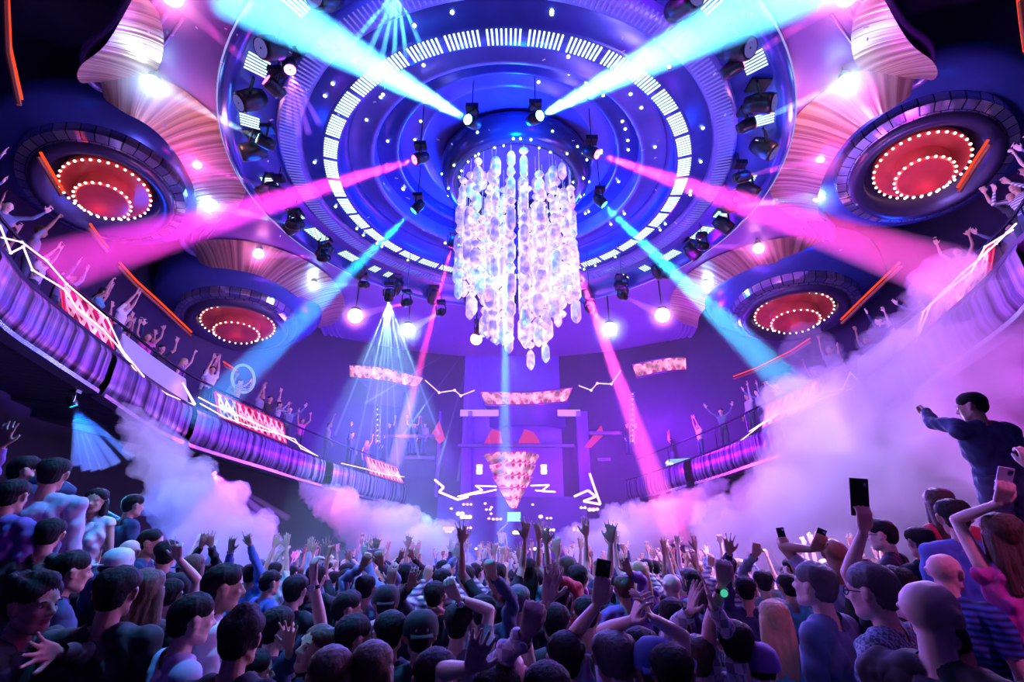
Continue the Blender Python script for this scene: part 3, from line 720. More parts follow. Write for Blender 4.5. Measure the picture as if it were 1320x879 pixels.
def beam(src, tgt, r0, r1, col, e, lab, dens=.22, fixture=None, blend=.5, soft=1.0, mz=None, gl=25, obj=True):
    src, tgt = Vector(src), Vector(tgt); d = tgt-src; L = d.length; d.normalize(); q = d.to_track_quat('Z', 'Y').to_matrix()
    if fixture: moving_head(src, tgt, fixture, col, mz, glow=gl)
    apex_back = L*r0/max(1e-3, (r1-r0)); apex = src-d*0.0
    ang = math.atan2(r1-r0*.0, L)
    so = light('beam_source', 'SPOT', src+d*.03, col, e, size=r0*.8, spot_size=2*ang*1.12, spot_blend=blend); aim(so, tgt)
    start_fill = light('beam_source', 'SPOT', src+d*.03, col, e*.012, size=r0*.6, spot_size=.3, spot_blend=.6); aim(start_fill, tgt)  # second spot added to fill the thin start of the beam
    b = MB(); k = 1.12*soft
    b.lathe([(.001, 0.04), (r0*k, .04), (r1*k, L), (.001, L)], src, 24, axis=q)
    o = b.build('light_beam', haze('beam_haze_%.2f' % dens, dens), origin=src)
    tag(o, lab, 'light beam', 'light beams'); return o
def HP(px, py, h): return at_h(px, py, h)
zc = HC+HH+.9
# big overhead beams
beam(HP(603, 154, 8.6), HP(285, -25, 6.6), .09, .42, (.07, .45, 1), 420000, 'intense cyan light beam from the hub to the upper left corner', dens=.1, fixture='spotlight on the hub throwing the intense cyan beam up left', mz=zc, gl=60)
beam(HP(696, 149, 8.6), HP(1070, -42, 6.6), .09, .45, (.07, .45, 1), 420000, 'intense cyan light beam from the hub to the upper right corner', dens=.1, fixture='spotlight on the hub throwing the intense cyan beam up right', mz=zc, gl=60)
beam(HP(534, 206, 8.4), HP(60, 348, 3.9), .07, .45, (1, .03, .7), 150000, 'long magenta light beam reaching the left balcony', dens=.08, fixture='spotlight left of the hub throwing the long magenta beam', mz=zc)
beam(HP(770, 199, 8.4), HP(1250, 362, 3.6), .07, .45, (1, .04, .55), 150000, 'long magenta light beam reaching the right balcony', dens=.08, fixture='spotlight right of the hub throwing the long magenta beam', mz=zc)
beam(HP(533, 272, 8.4), HP(250, 545, 2.2), .07, .5, (.01, .3, 1), 130000, 'blue light beam falling on the left balcony by the ring lamp', dens=.08, fixture='spotlight low left of the hub throwing a blue beam', mz=zc)
beam(HP(779, 264, 8.4), HP(1062, 540, 2.3), .07, .5, (.02, .5, 1), 150000, 'bright cyan light beam falling into the smoke on the right', dens=.08, fixture='spotlight low right of the hub throwing a cyan beam', mz=zc)
beam(HP(652, 335, 5.2), at_y(650, 716, 20.5), .05, .42, (.06, .35, 1), 170000, 'pale blue vertical beam falling from the chandelier to the stage front', blend=.7, dens=.07)
beam(HP(735, 318, 7.8), at_y(852, 640, 14.6), .06, .36, (1, .05, .4), 200000, 'pink light beam slanting down right behind the chandelier', dens=.12, fixture='spotlight right behind the chandelier throwing a pink beam', mz=zc)
beam(HP(582, 318, 8.6), at_y(508, 600, 20), .05, .3, (1, .03, .25), 130000, 'thin red-pink light beam slanting down left behind the chandelier', dens=.1, fixture='spotlight left behind the chandelier throwing a red beam', mz=zc)
# rim fixtures beam onto the lobed ceiling edge; glowing globes stand in for the hot spots there
rim = [((343, 103), (222, -6), PINK, 6500, 8.3), ((332, 178), (196, 108), (.1, .7, 1), 9000, 8.3), ((348, 243), (254, 212), PINK, 4500, 8.2), ((370, 288), (268, 263), (.15, .6, 1), 7000, 8.1), ((411, 332), (333, 327), PINK, 4500, 8.1), ((464, 367), (404, 368), (.15, .7, 1), 5500, 8.1),
       ((957, 80), (1092, -6), PINK, 6500, 8.3), ((974, 157), (1092, 106), (.1, .7, 1), 9000, 8.3), ((965, 226), (1058, 204), PINK, 4500, 8.2), ((948, 267), (1055, 252), (.2, .6, 1), 7000, 8.1), ((911, 317), (978, 320), PINK, 4500, 8.1), ((861, 355), (911, 367), (.15, .7, 1), 5500, 8.1),
       ((566, 404), (526, 425), (.1, .7, 1), 3500, 6.6), ((520, 391), (458, 407), PINK, 3000, 6.8), ((762, 400), (786, 424), (.3, .7, 1), 3000, 6.6), ((806, 383), (854, 406), PINK, 3500, 6.8)]
cn = {True: 'cyan', False: 'pink'}
for k, (s_, t_, c_, e_, h_) in enumerate(rim):
    src = HP(s_[0], s_[1], h_); tg = HP(t_[0], t_[1], 8.6 if h_ > 7.5 else 7.2)
    nm = 'cyan' if c_[0] < .5 else 'pink'; sd = 'left' if s_[0] < 655 else 'right'
    place = ['topmost of six', 'second from the top', 'third from the top', 'fourth from the top', 'fifth from the top', 'lowest of six'][k % 6] if k < 12 else ['nearer the chandelier behind it', 'further from the chandelier behind it'][k % 2]
    beam(src, tg, .04, .04+(tg-src).length*.045, c_, e_*(.22 if k % 6 < 2 and k < 12 else .42), 'short %s light beam on the %s, %s' % (nm, sd, place), dens=.55, fixture='spotlight with %s lens on the %s, %s' % (nm, sd, place), mz=HC+HH-.1)
    gl = 40; cc = (.55, .95, 1) if nm == 'cyan' else (1, .4, .75)
    lp = root('edge_globe', tg, '%s hot-spot globe at the ceiling edge on the %s, %s' % (nm, sd, place), 'lamp', 'blazing hot-spot globes along the ceiling edge')
    R_ = .17 if h_ > 7.5 else .27
    if k in (2, 8): R_ = .1
    b = MB(); b.ell(tg, (R_, R_, R_), 16, 10); b.build('globe', emis('globe_'+nm, cc, 22), lp, True)
    b = MB(); b.lathe([(.02, .0), (R_*.7, 0), (R_*.7, .1), (R_*.3, .16), (.02, .2)], tg+Vector((0, 0, R_*.8)), 14)
    b.tube([tg+Vector((0, 0, R_)), Vector((tg.x, tg.y, HC+HH+.02))], .03, 6); b.build('mount', M_black, lp)
    light('edge_globe_glow', 'POINT', tg+Vector((0, 0, -.3)), (0, .2, 1) if nm == 'cyan' else (1, .02, .3), 24 if nm == 'cyan' else 34, size=.2)
    b = MB(); b.ell(tg, (.95 if nm == 'cyan' else .8,)*3, 20, 12); o = b.build('lens_glow_haze', glow_haze('lens_glow_haze', 1.1), origin=tg, smooth=True); tag(o, 'added lens-glow haze around the %s globe on the %s, %s' % (nm, sd, place), 'haze', 'added glow haze around the ceiling globes', 'stuff')  # haze ball added to suggest lens glow around the globe
# unlit moving heads crowding the rim
rnd = random.Random(9)
for k in range(26):
    a = math.radians(-52-76*0+ k*(284/25.0)) if False else 2*PI*(k+.5)/26
    p = RC+Vector((math.cos(a)*7.0, math.sin(a)*7.0, -.75)); q = p+Vector((math.cos(a)*2, math.sin(a)*2, -1.5+rnd.uniform(-1, 1)))
    moving_head(p, q, 'dark unlit moving-head spotlight hanging from the medallion rim', (.3, .25, 1), RC.z-.3, s=1.5, glow=.4)
# two more pink hot-spot globes behind the chandelier
for x, l_ in ((614, 'left'), (699, 'right')):
    tg = HP(x, 437, 6.2); lp = root('edge_globe', tg, 'blazing round pink hot-spot globe half hidden behind the %s side of the chandelier' % l_, 'lamp', 'blazing hot-spot globes along the ceiling edge')
    b = MB(); b.ell(tg, (.22,)*3, 16, 10); b.build('globe', emis('globe_pink', (1, .4, .75), 22), lp, True)
    b = MB(); b.tube([tg+Vector((0, 0, .2)), Vector((tg.x, tg.y, HC+HH+.02))], .03, 6); b.build('mount', M_black, lp)
    light('edge_globe_glow', 'POINT', tg+Vector((0, -.4, -.3)), PINK, 90, size=.2)
# laser fans: several thin rays from one projector
def fan(src, tgts, r1, col, e, lab, fx, dens=.25, s=1.0):
    c = sum((Vector(t) for t in tgts), Vector())/len(tgts)
    moving_head(src, c, fx, col, None, glow=40, s=s)
    b = MB()
    src = Vector(src)
    for t in tgts:
        d = Vector(t)-src; L = d.length; d.normalize(); q = d.to_track_quat('Z', 'Y').to_matrix()
        b.lathe([(.001, .05), (.012, .05), (r1, L), (.001, L)], src, 10, axis=q)
    o = b.build('laser_fan', haze('fan_haze', dens*3.5), origin=src); tag(o, lab, 'laser fan', 'laser fans')
    d = c-src; ang = max((Vector(t)-src).angle(d) for t in tgts)+.08
    so = light('fan_source', 'SPOT', src+d.normalized()*.05, col, e, size=.03, spot_size=2*ang, spot_blend=.3); aim(so, c)
fan(at_x(95, 523, -6.6), [at_x(x, y, -6.3) for x, y in ((98, 600), (112, 606), (124, 606), (136, 604), (150, 598), (170, 590))], .07, (.0, .1, 1), 1500, 'blue laser fan under the left balcony', 'small spotlight under the left balcony throwing a blue fan', s=.4)
fan(at_x(276, 610, -6.5), [at_x(x, y, -5.5) for x, y in ((283, 655), (295, 662), (312, 664), (340, 662), (372, 668))], .08, (.35, .05, 1), 1300, 'violet laser fan beneath the middle left balcony', 'small spotlight beneath the middle left balcony throwing a violet fan', s=.4)
fan(HP(501, 388, 6.4), [at_y(x, y, 18) for x, y in ((432, 560), (452, 610), (468, 640), (482, 650), (498, 655), (515, 640), (540, 590), (566, 560))], .06, (.25, .55, 1), 30000, 'pale cyan laser fan pouring down on the far left', 'spotlight left of the chandelier throwing the pale cyan fan', dens=.14)
fan(HP(614, 432, 6.3), [at_y(x, y, 18) for x, y in ((470, 520), (520, 560), (565, 600), (590, 620), (640, 640))], .05, (1, .25, .8), 12000, 'faint pink laser fan spreading below the chandelier', 'spotlight behind the chandelier throwing the faint pink fan', dens=.12)
fan(HP(374, 90, 8.4), [HP(x, y, 6.8) for x, y in ((372, 160), (385, 175), (398, 172), (412, 160))], .07, (.3, .05, 1), 3500, 'violet laser fan under the left of the medallion', 'spotlight at the left of the medallion throwing a violet fan')
fan(HP(512, -14, 8.2), [HP(x, y, 7.0) for x, y in ((455, 55), (475, 68), (492, 74), (508, 78), (524, 74), (545, 64))], .05, (.05, .4, 1), 5000, 'blue laser fan at the top edge left of the centre', 'spotlight at the top edge throwing a blue fan')

# ------------------------------------------------------------------ wash lighting of the room
def wash(p, t, col, e, ang=70, size=.35, lab=None):
    so = light('wash_light', 'SPOT', p, col, e*.12, size=size, spot_size=math.radians(ang), spot_blend=1.0); aim(so, t); return so
for k, (a, col) in enumerate(((20, MAG), (65, BLUE), (115, MAG), (160, BLUE), (200, BLUE), (250, (.1, .15, 1)), (290, MAG), (340, BLUE))):
    a = math.radians(a); p = RC+Vector((math.cos(a)*6.6, math.sin(a)*6.6, -.9))
    light('rim_wash', 'POINT', p, col, 90, size=.25)
# uplight on medallion from the hub, blue
for a in (30, 150, 270): 
    a = math.radians(a); light('hub_wash', 'POINT', HUB+Vector((math.cos(a)*2.6, math.sin(a)*2.6, -1.1)), (.0, .07, 1), 700, size=.2)
light('chandelier_core', 'POINT', (HUB.x, HUB.y, HC+6.2), (.5, .45, 1), 150, size=.5)
# crowd: cyan-white and violet from the stage side, blue from the ceiling
wash((-5, 21, HC+5), (-1, 5, 2), (.01, .2, 1), 26000, 90); wash((5, 21, HC+5), (2, 5, 2), (.2, .03, 1), 24000, 90)
wash((0, 22, HC+7), (0, 13, 0), (.16, .2, 1), 42000, 100); wash((0, 9, HC+8), (0, 6.5, 2), (.12, .08, 1), 4500, 90)
wash((4.6, -.8, HC+3.5), (3.3, 3.2, 2.7), (1, .15, .8), 5200, 34)  # unseen pink spot added behind the camera to brighten the pink dress
light('stage_glow', 'POINT', (-3, 22.5, HC+2.5), (.2, .01, 1), 1000, size=.4); light('stage_glow', 'POINT', (3.4, 22.5, HC+2.5), (.4, .01, 1), 1000, size=.4)
light('far_glow', 'POINT', (-6.5, 22.5, HC+4), (.12, .01, 1), 1500, size=.4); light('far_glow', 'POINT', (6.8, 22.5, HC+4), (.3, .01, 1), 1500, size=.4)
light('balcony_glow', 'POINT', (-8.2, 9, HC+4.6), (.5, .08, 1), 60, size=.3); light('balcony_glow', 'POINT', (8.2, 9, HC+4.6), (.5, .08, 1), 60, size=.3)
light('balcony_glow', 'POINT', (-8, 15, HC+4), (.5, .1, 1), 60, size=.3); light('balcony_glow', 'POINT', (8, 15, HC+4), (.5, .1, 1), 60, size=.3)
light('upper_glow', 'POINT', (-10.5, 11, HC+7.2), BLUE, 90, size=.3); light('upper_glow', 'POINT', (10.5, 11, HC+7.2), BLUE, 90, size=.3)
light('upper_glow', 'POINT', (-10, 19, HC+6.6), (.15, .06, 1), 110, size=.3); light('upper_glow', 'POINT', (10, 19, HC+6.6), (.15, .06, 1), 110, size=.3)
light('cove_glow', 'POINT', HP(285, 170, 8.3), (1, .35, .3), 90, size=.2); light('cove_glow', 'POINT', HP(1030, 165, 8.3), (1, .3, .35), 90, size=.2)
b = MB(); b.box((0, 20.5, HC+3), (24, 12, 13)); tag(b.build('room_haze', haze('room_haze', .008)), 'thin violet haze hanging over the stage end of the hall', 'haze', None, 'stuff')
w = bpy.data.worlds.new('world'); scn.world = w; w.use_nodes = True
w.node_tree.nodes['Background'].inputs[0].default_value = (.02, .01, .06, 1); w.node_tree.nodes['Background'].inputs[1].default_value = .6
cy = scn.cycles
cy.use_denoising = True; cy.denoiser = 'OPENIMAGEDENOISE'; cy.max_bounces = 4; cy.diffuse_bounces = 2; cy.glossy_bounces = 2; cy.transmission_bounces = 4; cy.volume_bounces = 1; cy.transparent_max_bounces = 12
cy.sample_clamp_indirect = 4; cy.caustics_reflective = False; cy.caustics_refractive = False; cy.use_adaptive_sampling = True; cy.adaptive_threshold = .06
# ------------------------------------------------------------------ CO2 smoke plumes
def plume(pts, radii, name_lab, dens, seed, vox=.085, amp=.55, grow=1.0, col=(.93, .9, 1)):
    rnd = random.Random(seed); b = MB()
    P_ = [Vector(p) for p in pts]; n = len(P_)
    segs = [(P_[i+1]-P_[i]).length for i in range(n-1)]; tot = sum(segs); t = 0.0
    while t < tot:
        k = 0; u = t
        while k < n-2 and u > segs[k]: u -= segs[k]; k += 1
        f = min(1, u/segs[k]); p = P_[k].lerp(P_[k+1], f); r = radii[k]+(radii[k+1]-radii[k])*f
        b.ell(p, (r*.8, r*.8, r*.8), 14, 8)
        for _ in range(6):
            d = Vector((rnd.gauss(0, 1), rnd.gauss(0, 1), rnd.gauss(0, 1))).normalized()
            rr = r*rnd.uniform(.28, .5); b.ell(p+d*r*rnd.uniform(.5, .85), (rr, rr, rr), 10, 6)
        t += max(.05, r*.42)
    o = b.build('smoke_plume', haze('smoke_%.1f' % dens, dens, col, .15), origin=P_[0])
    m = o.modifiers.new('r', 'REMESH'); m.mode = 'VOXEL'; m.voxel_size = vox
    tx = bpy.data.textures.new('puff', 'CLOUDS'); tx.noise_scale = .6*grow; tx.noise_depth = 5
    m = o.modifiers.new('d', 'DISPLACE'); m.texture = tx; m.strength = amp; m.mid_level = .5; m.texture_coords = 'GLOBAL'
    tx = bpy.data.textures.new('puff2', 'CLOUDS'); tx.noise_scale = .17*grow; tx.noise_depth = 4
    m = o.modifiers.new('d2', 'DISPLACE'); m.texture = tx; m.strength = amp*.7; m.mid_level = .5; m.texture_coords = 'GLOBAL'
    m = o.modifiers.new('s', 'SMOOTH'); m.iterations = 1; m.factor = .4
    dg = bpy.context.evaluated_depsgraph_get(); me = bpy.data.meshes.new_from_object(o.evaluated_get(dg)); o.modifiers.clear(); o.data = me
    me.polygons.foreach_set('use_smooth', [True]*len(me.polygons))
    tag(o, name_lab, 'smoke', 'CO2 smoke plumes', 'stuff'); return o
plume([at_x(149, 512, -7.6), at_x(205, 590, -6.6), at_x(262, 668, -5.6), at_x(300, 735, -5.0)], [.08, .42, .72, 1.0], 'tall lavender smoke plume shooting down under the near left balcony', 2.2, 1)
plume([at_y(382, 614, 15.5), at_y(430, 652, 15), at_y(490, 690, 14.6), at_y(560, 728, 14.2)], [.08, .6, .95, 1.1], 'lavender smoke plume with a hot pink top left of the stage', 1.6, 2)
plume([at_y(541, 662, 18), at_y(558, 690, 17.8), at_y(568, 722, 17.5)], [.1, .45, .75], 'small cyan-lit smoke cone left of the stage', 1.6, 3)
plume([at_y(938, 618, 15.5), at_y(885, 652, 15), at_y(820, 690, 14.6), at_y(765, 728, 14.2)], [.12, .55, .95, 1.15], 'lavender smoke plume with a hot pink top right of the stage', 1.6, 4)
plume([at_y(803, 652, 17), at_y(800, 672, 17), at_y(796, 700, 17)], [.05, .22, .5], 'small pale smoke cone right of the stage', 1.6, 5)
plume([at_d(1370, 330, 9.5), at_d(1290, 420, 9.5), at_d(1190, 520, 9.8), at_d(1100, 610, 10.5), at_d(1020, 720, 11.0)], [.9, 1.6, 2.0, 2.3, 2.2], 'huge lavender smoke cloud rolling across the right side below the balcony', .9, 6, vox=.14, amp=1.0, grow=1.8)
plume([at_d(1225, 560, 9), at_d(1270, 660, 8.6), at_d(1340, 780, 7.4)], [1.2, 1.5, 1.6], 'violet and magenta smoke behind the pointing man', .7, 8, vox=.14, amp=.9, grow=1.6)
plume([at_d(1060, 470, 12.5), at_d(1030, 430, 12.8)], [.75, .45], 'torn wisp of smoke drifting over the right balcony', .45, 9, vox=.12, amp=.7)
def sl(p, col, e, size=.15): light('smoke_lamp', 'POINT', p, col, e, size=size)  # fill lights without fixtures, added to light up the smoke
M_fix = pbr('par_can', (.03, .03, .04), .4, metal=.5)

sl(at_x(200, 530, -5.9), (.45, .4, 1), 320); sl(at_x(150, 640, -4.6), (.05, .45, 1), 60)
sl(at_y(424, 628, 14.0), (1, .12, .5), 170); sl(at_y(520, 640, 13.2), (.45, .38, 1), 260); sl(at_y(545, 690, 16.2), (.05, .8, 1), 90)
sl(at_y(895, 628, 14.0), (1, .12, .55), 180); sl(at_y(810, 640, 13.2), (.5, .35, 1), 260)
sl(at_d(1090, 440, 8), (.45, .3, 1), 1000, .3); sl(at_d(1010, 600, 8.5), (.5, .35, 1), 700, .3); sl(at_d(1350, 470, 7.2), (.8, .02, .9), 350, .3)
# ------------------------------------------------------------------ people
SKINS = [pbr('skin_tan', (.62, .36, .26), .5, bump=.06, bscale=90), pbr('skin_fair', (.8, .54, .44), .5, bump=.06, bscale=90), pbr('skin_brown', (.34, .18, .11), .5, bump=.06, bscale=90)]
HAIRM = {'black': pbr('hair_black', (.012, .01, .012), .6, spec=.25, bump=.35, bscale=300), 'brown': pbr('hair_brown', (.09, .045, .025), .45, bump=.35, bscale=300),
         'blond': pbr('hair_blond', (.6, .42, .2), .45, bump=.35, bscale=300), 'grey': pbr('hair_grey', (.12, .115, .125), .5, bump=.35, bscale=300)}
def cloth(name, col, rough=.75, pat=None):
    if name in _m: return _m[name]
    m = pbr(name, col, rough, noise=.25, nscale=5, bump=.25, bscale=14)
    if pat:
        nt = m.node_tree; N = nt.nodes; L = nt.links; b = [n for n in N if n.type == 'BSDF_PRINCIPLED'][0]
        tc = N.new('ShaderNodeTexCoord'); 
        if pat[0] == 'stripe':
            wv = N.new('ShaderNodeTexWave'); wv.bands_direction = 'Z'; wv.inputs['Scale'].default_value = pat[2]; wv.inputs['Distortion'].default_value = .4
            L.new(tc.outputs['Object'], wv.inputs['Vector']); f = wv.outputs['Fac']
        else:
            wv = N.new('ShaderNodeTexChecker'); wv.inputs['Scale'].default_value = pat[2]; L.new(tc.outputs['Object'], wv.inputs['Vector']); f = wv.outputs['Fac']
        mx = N.new('ShaderNodeMix'); mx.data_type = 'RGBA'; mx.inputs['A'].default_value = (*col, 1); mx.inputs['B'].default_value = (*pat[1], 1)
        L.new(f, mx.inputs['Factor']); L.new(mx.outputs['Result'], b.inputs['Base Color'])
    return m
CL_ = {'dark': cloth('cloth_black', (.02, .02, .028)), 'navy': cloth('cloth_navy', (.03, .045, .13)), 'white': cloth('cloth_white', (.72, .72, .78)), 'lav': cloth('cloth_pale_shirt', (.5, .48, .66)),
       'denim': cloth('cloth_denim', (.16, .22, .38)), 'grey': cloth('cloth_grey', (.22, .24, .3)), 'red': cloth('cloth_red', (.6, .04, .08)), 'pink': cloth('cloth_pink', (.95, .1, .5)),
       'stripe': cloth('cloth_blue_stripe', (.04, .1, .5), pat=('stripe', (.01, .015, .06), 9)), 'bw': cloth('cloth_bw_stripe', (.7, .7, .75), pat=('stripe', (.1, .08, .15), 6)),
       'check': cloth('cloth_check', (.4, .48, .6), pat=('check', (.13, .17, .26), 60)), 'plaid': cloth('cloth_plaid', (.7, .7, .75), pat=('check', (.35, .3, .4), 22)),
       'purple': cloth('cloth_purple', (.22, .1, .4)), 'teal': cloth('cloth_teal', (.1, .4, .5)), 'blue': cloth('cloth_blue', (.08, .14, .5)), 'jean': cloth('cloth_jeans', (.05, .07, .14)), 'khaki': cloth('cloth_khaki', (.2, .14, .09))}
M_eye = pbr('eye_white', (.7, .7, .7), .2); M_lip = pbr('lips', (.45, .14, .14), .4)
class Prims:
    def __init__(s): s.p = []
    def cap(s, a, ra, b, rb, tag, sy=1.0): s.p.append((np.array(a, float), ra, np.array(b, float), rb, tag, sy))
def cap_mesh(mb, a, ra, b, rb, sy=1.0, n=12):
    a = Vector(a); b = Vector(b); d = b-a; L = d.length
    if L < 1e-5: d = Vector((0, 0, 1)); L = 1e-4
    q = d.to_track_quat('Z', 'Y').to_matrix()
    prof = []
    for k in range(5): t = PI/2*k/4; prof.append((max(1e-4, ra*math.sin(t)), -ra*math.cos(t)))
    for k in range(5): t = PI/2*k/4; prof.append((max(1e-4, rb*math.cos(t)), L+rb*math.sin(t)))
    m = len(prof); vs = []
    for j in range(n):
        an = 2*PI*j/n
        for r, z in prof:
            p = q @ Vector((r*math.cos(an), r*math.sin(an), z)); p.y *= 1.0; vs.append(a+p)
    if sy != 1.0:
        c = (a+b)/2; vs = [Vector((v.x, c.y+(v.y-c.y)*sy if abs(b.y-a.y) < .02 else a.y+(v.y-a.y)*1, v.z)) for v in vs]
    fs = []
    for j in range(n):
        j1 = (j+1) % n
        for i in range(m-1): fs.append((j*m+i, j1*m+i, j1*m+i+1, j*m+i+1))
    fs.append(tuple(j*m for j in reversed(range(n)))); fs.append(tuple(j*m+m-1 for j in range(n)))
    mb.add(vs, fs)
def remesh(mb, vox, smooth_it=2):
    me = bpy.data.meshes.new('tmp'); me.from_pydata(mb.v, [], mb.f); o = bpy.data.objects.new('tmp', me); COL.objects.link(o)
    m = o.modifiers.new('r', 'REMESH'); m.mode = 'VOXEL'; m.voxel_size = vox
    if smooth_it: m = o.modifiers.new('s', 'SMOOTH'); m.iterations = smooth_it; m.factor = .5
    dg = bpy.context.evaluated_depsgraph_get(); out = bpy.data.meshes.new_from_object(o.evaluated_get(dg))
    bpy.data.objects.remove(o); bpy.data.meshes.remove(me); return out
def ik(S, T, L1, L2, hint):
    d = T-S; D = min(d.length, (L1+L2)*.995); d.normalize()
    a = (L1*L1-L2*L2+D*D)/(2*D); h = math.sqrt(max(0, L1*L1-a*a))
    w = hint-d*hint.dot(d); w.normalize(); return S+d*a+w*h, S+d*D
def hand_prims(P, W, axis, nrm, pose, s, side, tag='skin'):
    """palm and five bent fingers; axis = along the hand, nrm = palm facing"""
    axis = axis.normalized(); nrm = (nrm-axis*nrm.dot(axis)).normalized(); lat = axis.cross(nrm)*side
    k = s
    for u in (-.03, -.0105, .0105, .03):
        P.cap(W+axis*.012*k+lat*u*.62*k, .0135*k, W+axis*.085*k+lat*u*k, .0112*k, tag)
    curl = {'open': .12, 'spread': .08, 'relax': .38, 'fist': 1.45, 'hold': .95, 'point': 1.4, 'peace': 1.4}[pose]
    spread = {'open': .10, 'spread': .24, 'relax': .11, 'fist': .0, 'hold': .03, 'point': 0, 'peace': .2}[pose]
    for i, (u, ln) in enumerate(((-.032, .072), (-.011, .082), (.011, .076), (.032, .06))):
        c = curl; sp = (i-1.5)*spread
        if pose == 'point' and i == 0: c = .05
        if pose == 'peace' and i in (0, 1): c = .05; sp = (-.22, .16)[i]
        p = W+axis*.09*k+lat*u*k; a0 = (axis*math.cos(sp)+lat*math.sin(sp)).normalized(); ang = 0
        for j, f in enumerate((.45, .32, .26)):
            ang += c*(.8, .95, .6)[j]; d = a0*math.cos(ang)+nrm*math.sin(ang)
            q = p+d*ln*f*k; P.cap(p, (.0088-.0006*j)*k, q, (.0083-.0007*j)*k, tag); p = q
    p = W+axis*.025*k-lat*.03*k; an = {'fist': .35, 'hold': .5}.get(pose, .8)
    d = (axis*math.cos(an)-lat*math.sin(an)+nrm*(.5 if pose in ('fist', 'hold', 'peace', 'point') else .15)).normalized()
    q = p+d*.04*k; P.cap(p, .0135*k, q, .0115*k, tag)
    d2 = (axis*1.0-lat*(.05 if pose in ('fist', 'hold') else .5)+nrm*(.9 if pose in ('fist', 'hold') else .2)).normalized(); P.cap(q, .0112*k, q+d2*.032*k, .0095*k, tag)
def person(name, loc, yaw, s=1.0, arms=(None, None), poses=('relax', 'relax'), skin=0, hair='black', hstyle='short', shirt='dark', sleeve='long', pants='jean', vox=.009,
           head=(0, 0), face=True, female=False, legs=True, dress=False, cap_=None, lean=0.0, sx=1.0, beard=False, glasses=False, label='', group=None, palm=(None, None)):
    """arms: world target of each wrist (left, right) or None hanging; head=(yaw, pitch) relative"""
    R = Matrix.Rotation(yaw, 3, 'Z'); Ri = R.inverted(); loc = Vector(loc)
    P = Prims(); V = Vector
    sh = .185 if not female else .16; w = 1.0*sx if not female else .86*sx
    ln = lambda z: V((0, lean*(z-.95), 0))
    # legs
    if legs:
        for e in (-1, 1):
            hip = V((e*.09, 0, .93)); kn = V((e*.11, .03, .5)); an = V((e*.12, -.01, .09))
            lt = 'pants' if not dress else 'skin'
            P.cap(hip, .088*w, kn, .058*w, 'pants'); P.cap(kn, .058*w, an, .04, lt); P.cap(an, .04, V((e*.125, .0, .045)), .045, 'shoe'); P.cap(V((e*.125, -.03, .045)), .042, V((e*.14, .15, .035)), .034, 'shoe')
    else: P.cap(V((0, 0, .93)), .11, V((0, 0, .8)), .1, 'pants')
    for e in (-1, 1):
        P.cap(V((e*.065, 0, .97)), .105*w, V((e*.06, 0, .93)), .11*w, 'pants')
        P.cap(V((e*.055, 0, 1.0))+ln(1.0), .095*w, V((e*.06, 0, 1.12))+ln(1.12), .088*w, 'shirt')
        P.cap(V((e*.06, 0, 1.12))+ln(1.12), .088*w, V((e*.085, .005, 1.3))+ln(1.3), .1*w, 'shirt')
        P.cap(V((e*.085, .005, 1.3))+ln(1.3), .1*w, V((e*.1, -.005, 1.385))+ln(1.385), .075*w, 'shirt')
        P.cap(V((e*.03, -.01, 1.45))+ln(1.45), .05, V((e*sh*sx, -.01, 1.41))+ln(1.41), .055*w, 'shirt')
        if female: P.cap(V((e*.07, .075, 1.28))+ln(1.28), .05, V((e*.07, .09, 1.27))+ln(1.27), .04, 'shirt')
    P.cap(V((0, 0, 1.0)), .1*w, V((0, 0, 1.35))+ln(1.35), .1*w, 'shirt')
    # neck + head
    nb = V((0, -.01, 1.43))+ln(1.43); hc = V((0, .025, 1.625))+ln(1.62)
    P.cap(nb, .057 if not female else .048, V((0, .005, 1.56))+ln(1.56), .052 if not female else .045, 'skin')
    H = Matrix.Rotation(head[0], 3, 'Z') @ Matrix.Rotation(head[1], 3, 'X')
    hp = lambda x, y, z: hc + H @ V((x, y, z))
    P.cap(hp(0, -.02, .03), .082, hp(0, .015, .035), .08, 'skin'); P.cap(hp(0, .0, -.02), .072, hp(0, .03, -.035), .066, 'skin')
    P.cap(hp(0, .045, -.075), .042, hp(0, .055, -.085), .036, 'skin')
    for e in (-1, 1):
        P.cap(hp(e*.045, .0, -.055), .03, hp(e*.025, .055, -.085), .028, 'skin')
        if face:
            P.cap(hp(e*.018, .085, .02), .014, hp(e*.045, .075, .022), .013, 'skin')
            P.cap(hp(e*.04, .066, -.02), .022, hp(e*.038, .06, -.03), .02, 'skin')
        P.cap(hp(e*.082, .0, .014), .017, hp(e*.08, .002, -.02), .012, 'skin'); P.cap(hp(e*.096, -.018, .024), .010, hp(e*.09, -.01, -.016), .008, 'skin'); P.cap(hp(e*.088, -.008, .03), .011, hp(e*.097, -.02, .018), .009, 'skin')
    if face:
        P.cap(hp(0, .09, .008), .010, hp(0, .112, -.025), .013, 'skin'); P.cap(hp(-.011, .1, -.03), .010, hp(.011, .1, -.03), .010, 'skin')
        P.cap(hp(-.016, .085, -.054), .009, hp(.016, .085, -.054), .009, 'lip'); P.cap(hp(-.014, .083, -.066), .009, hp(.014, .083, -.066), .009, 'lip')
    wrists = []
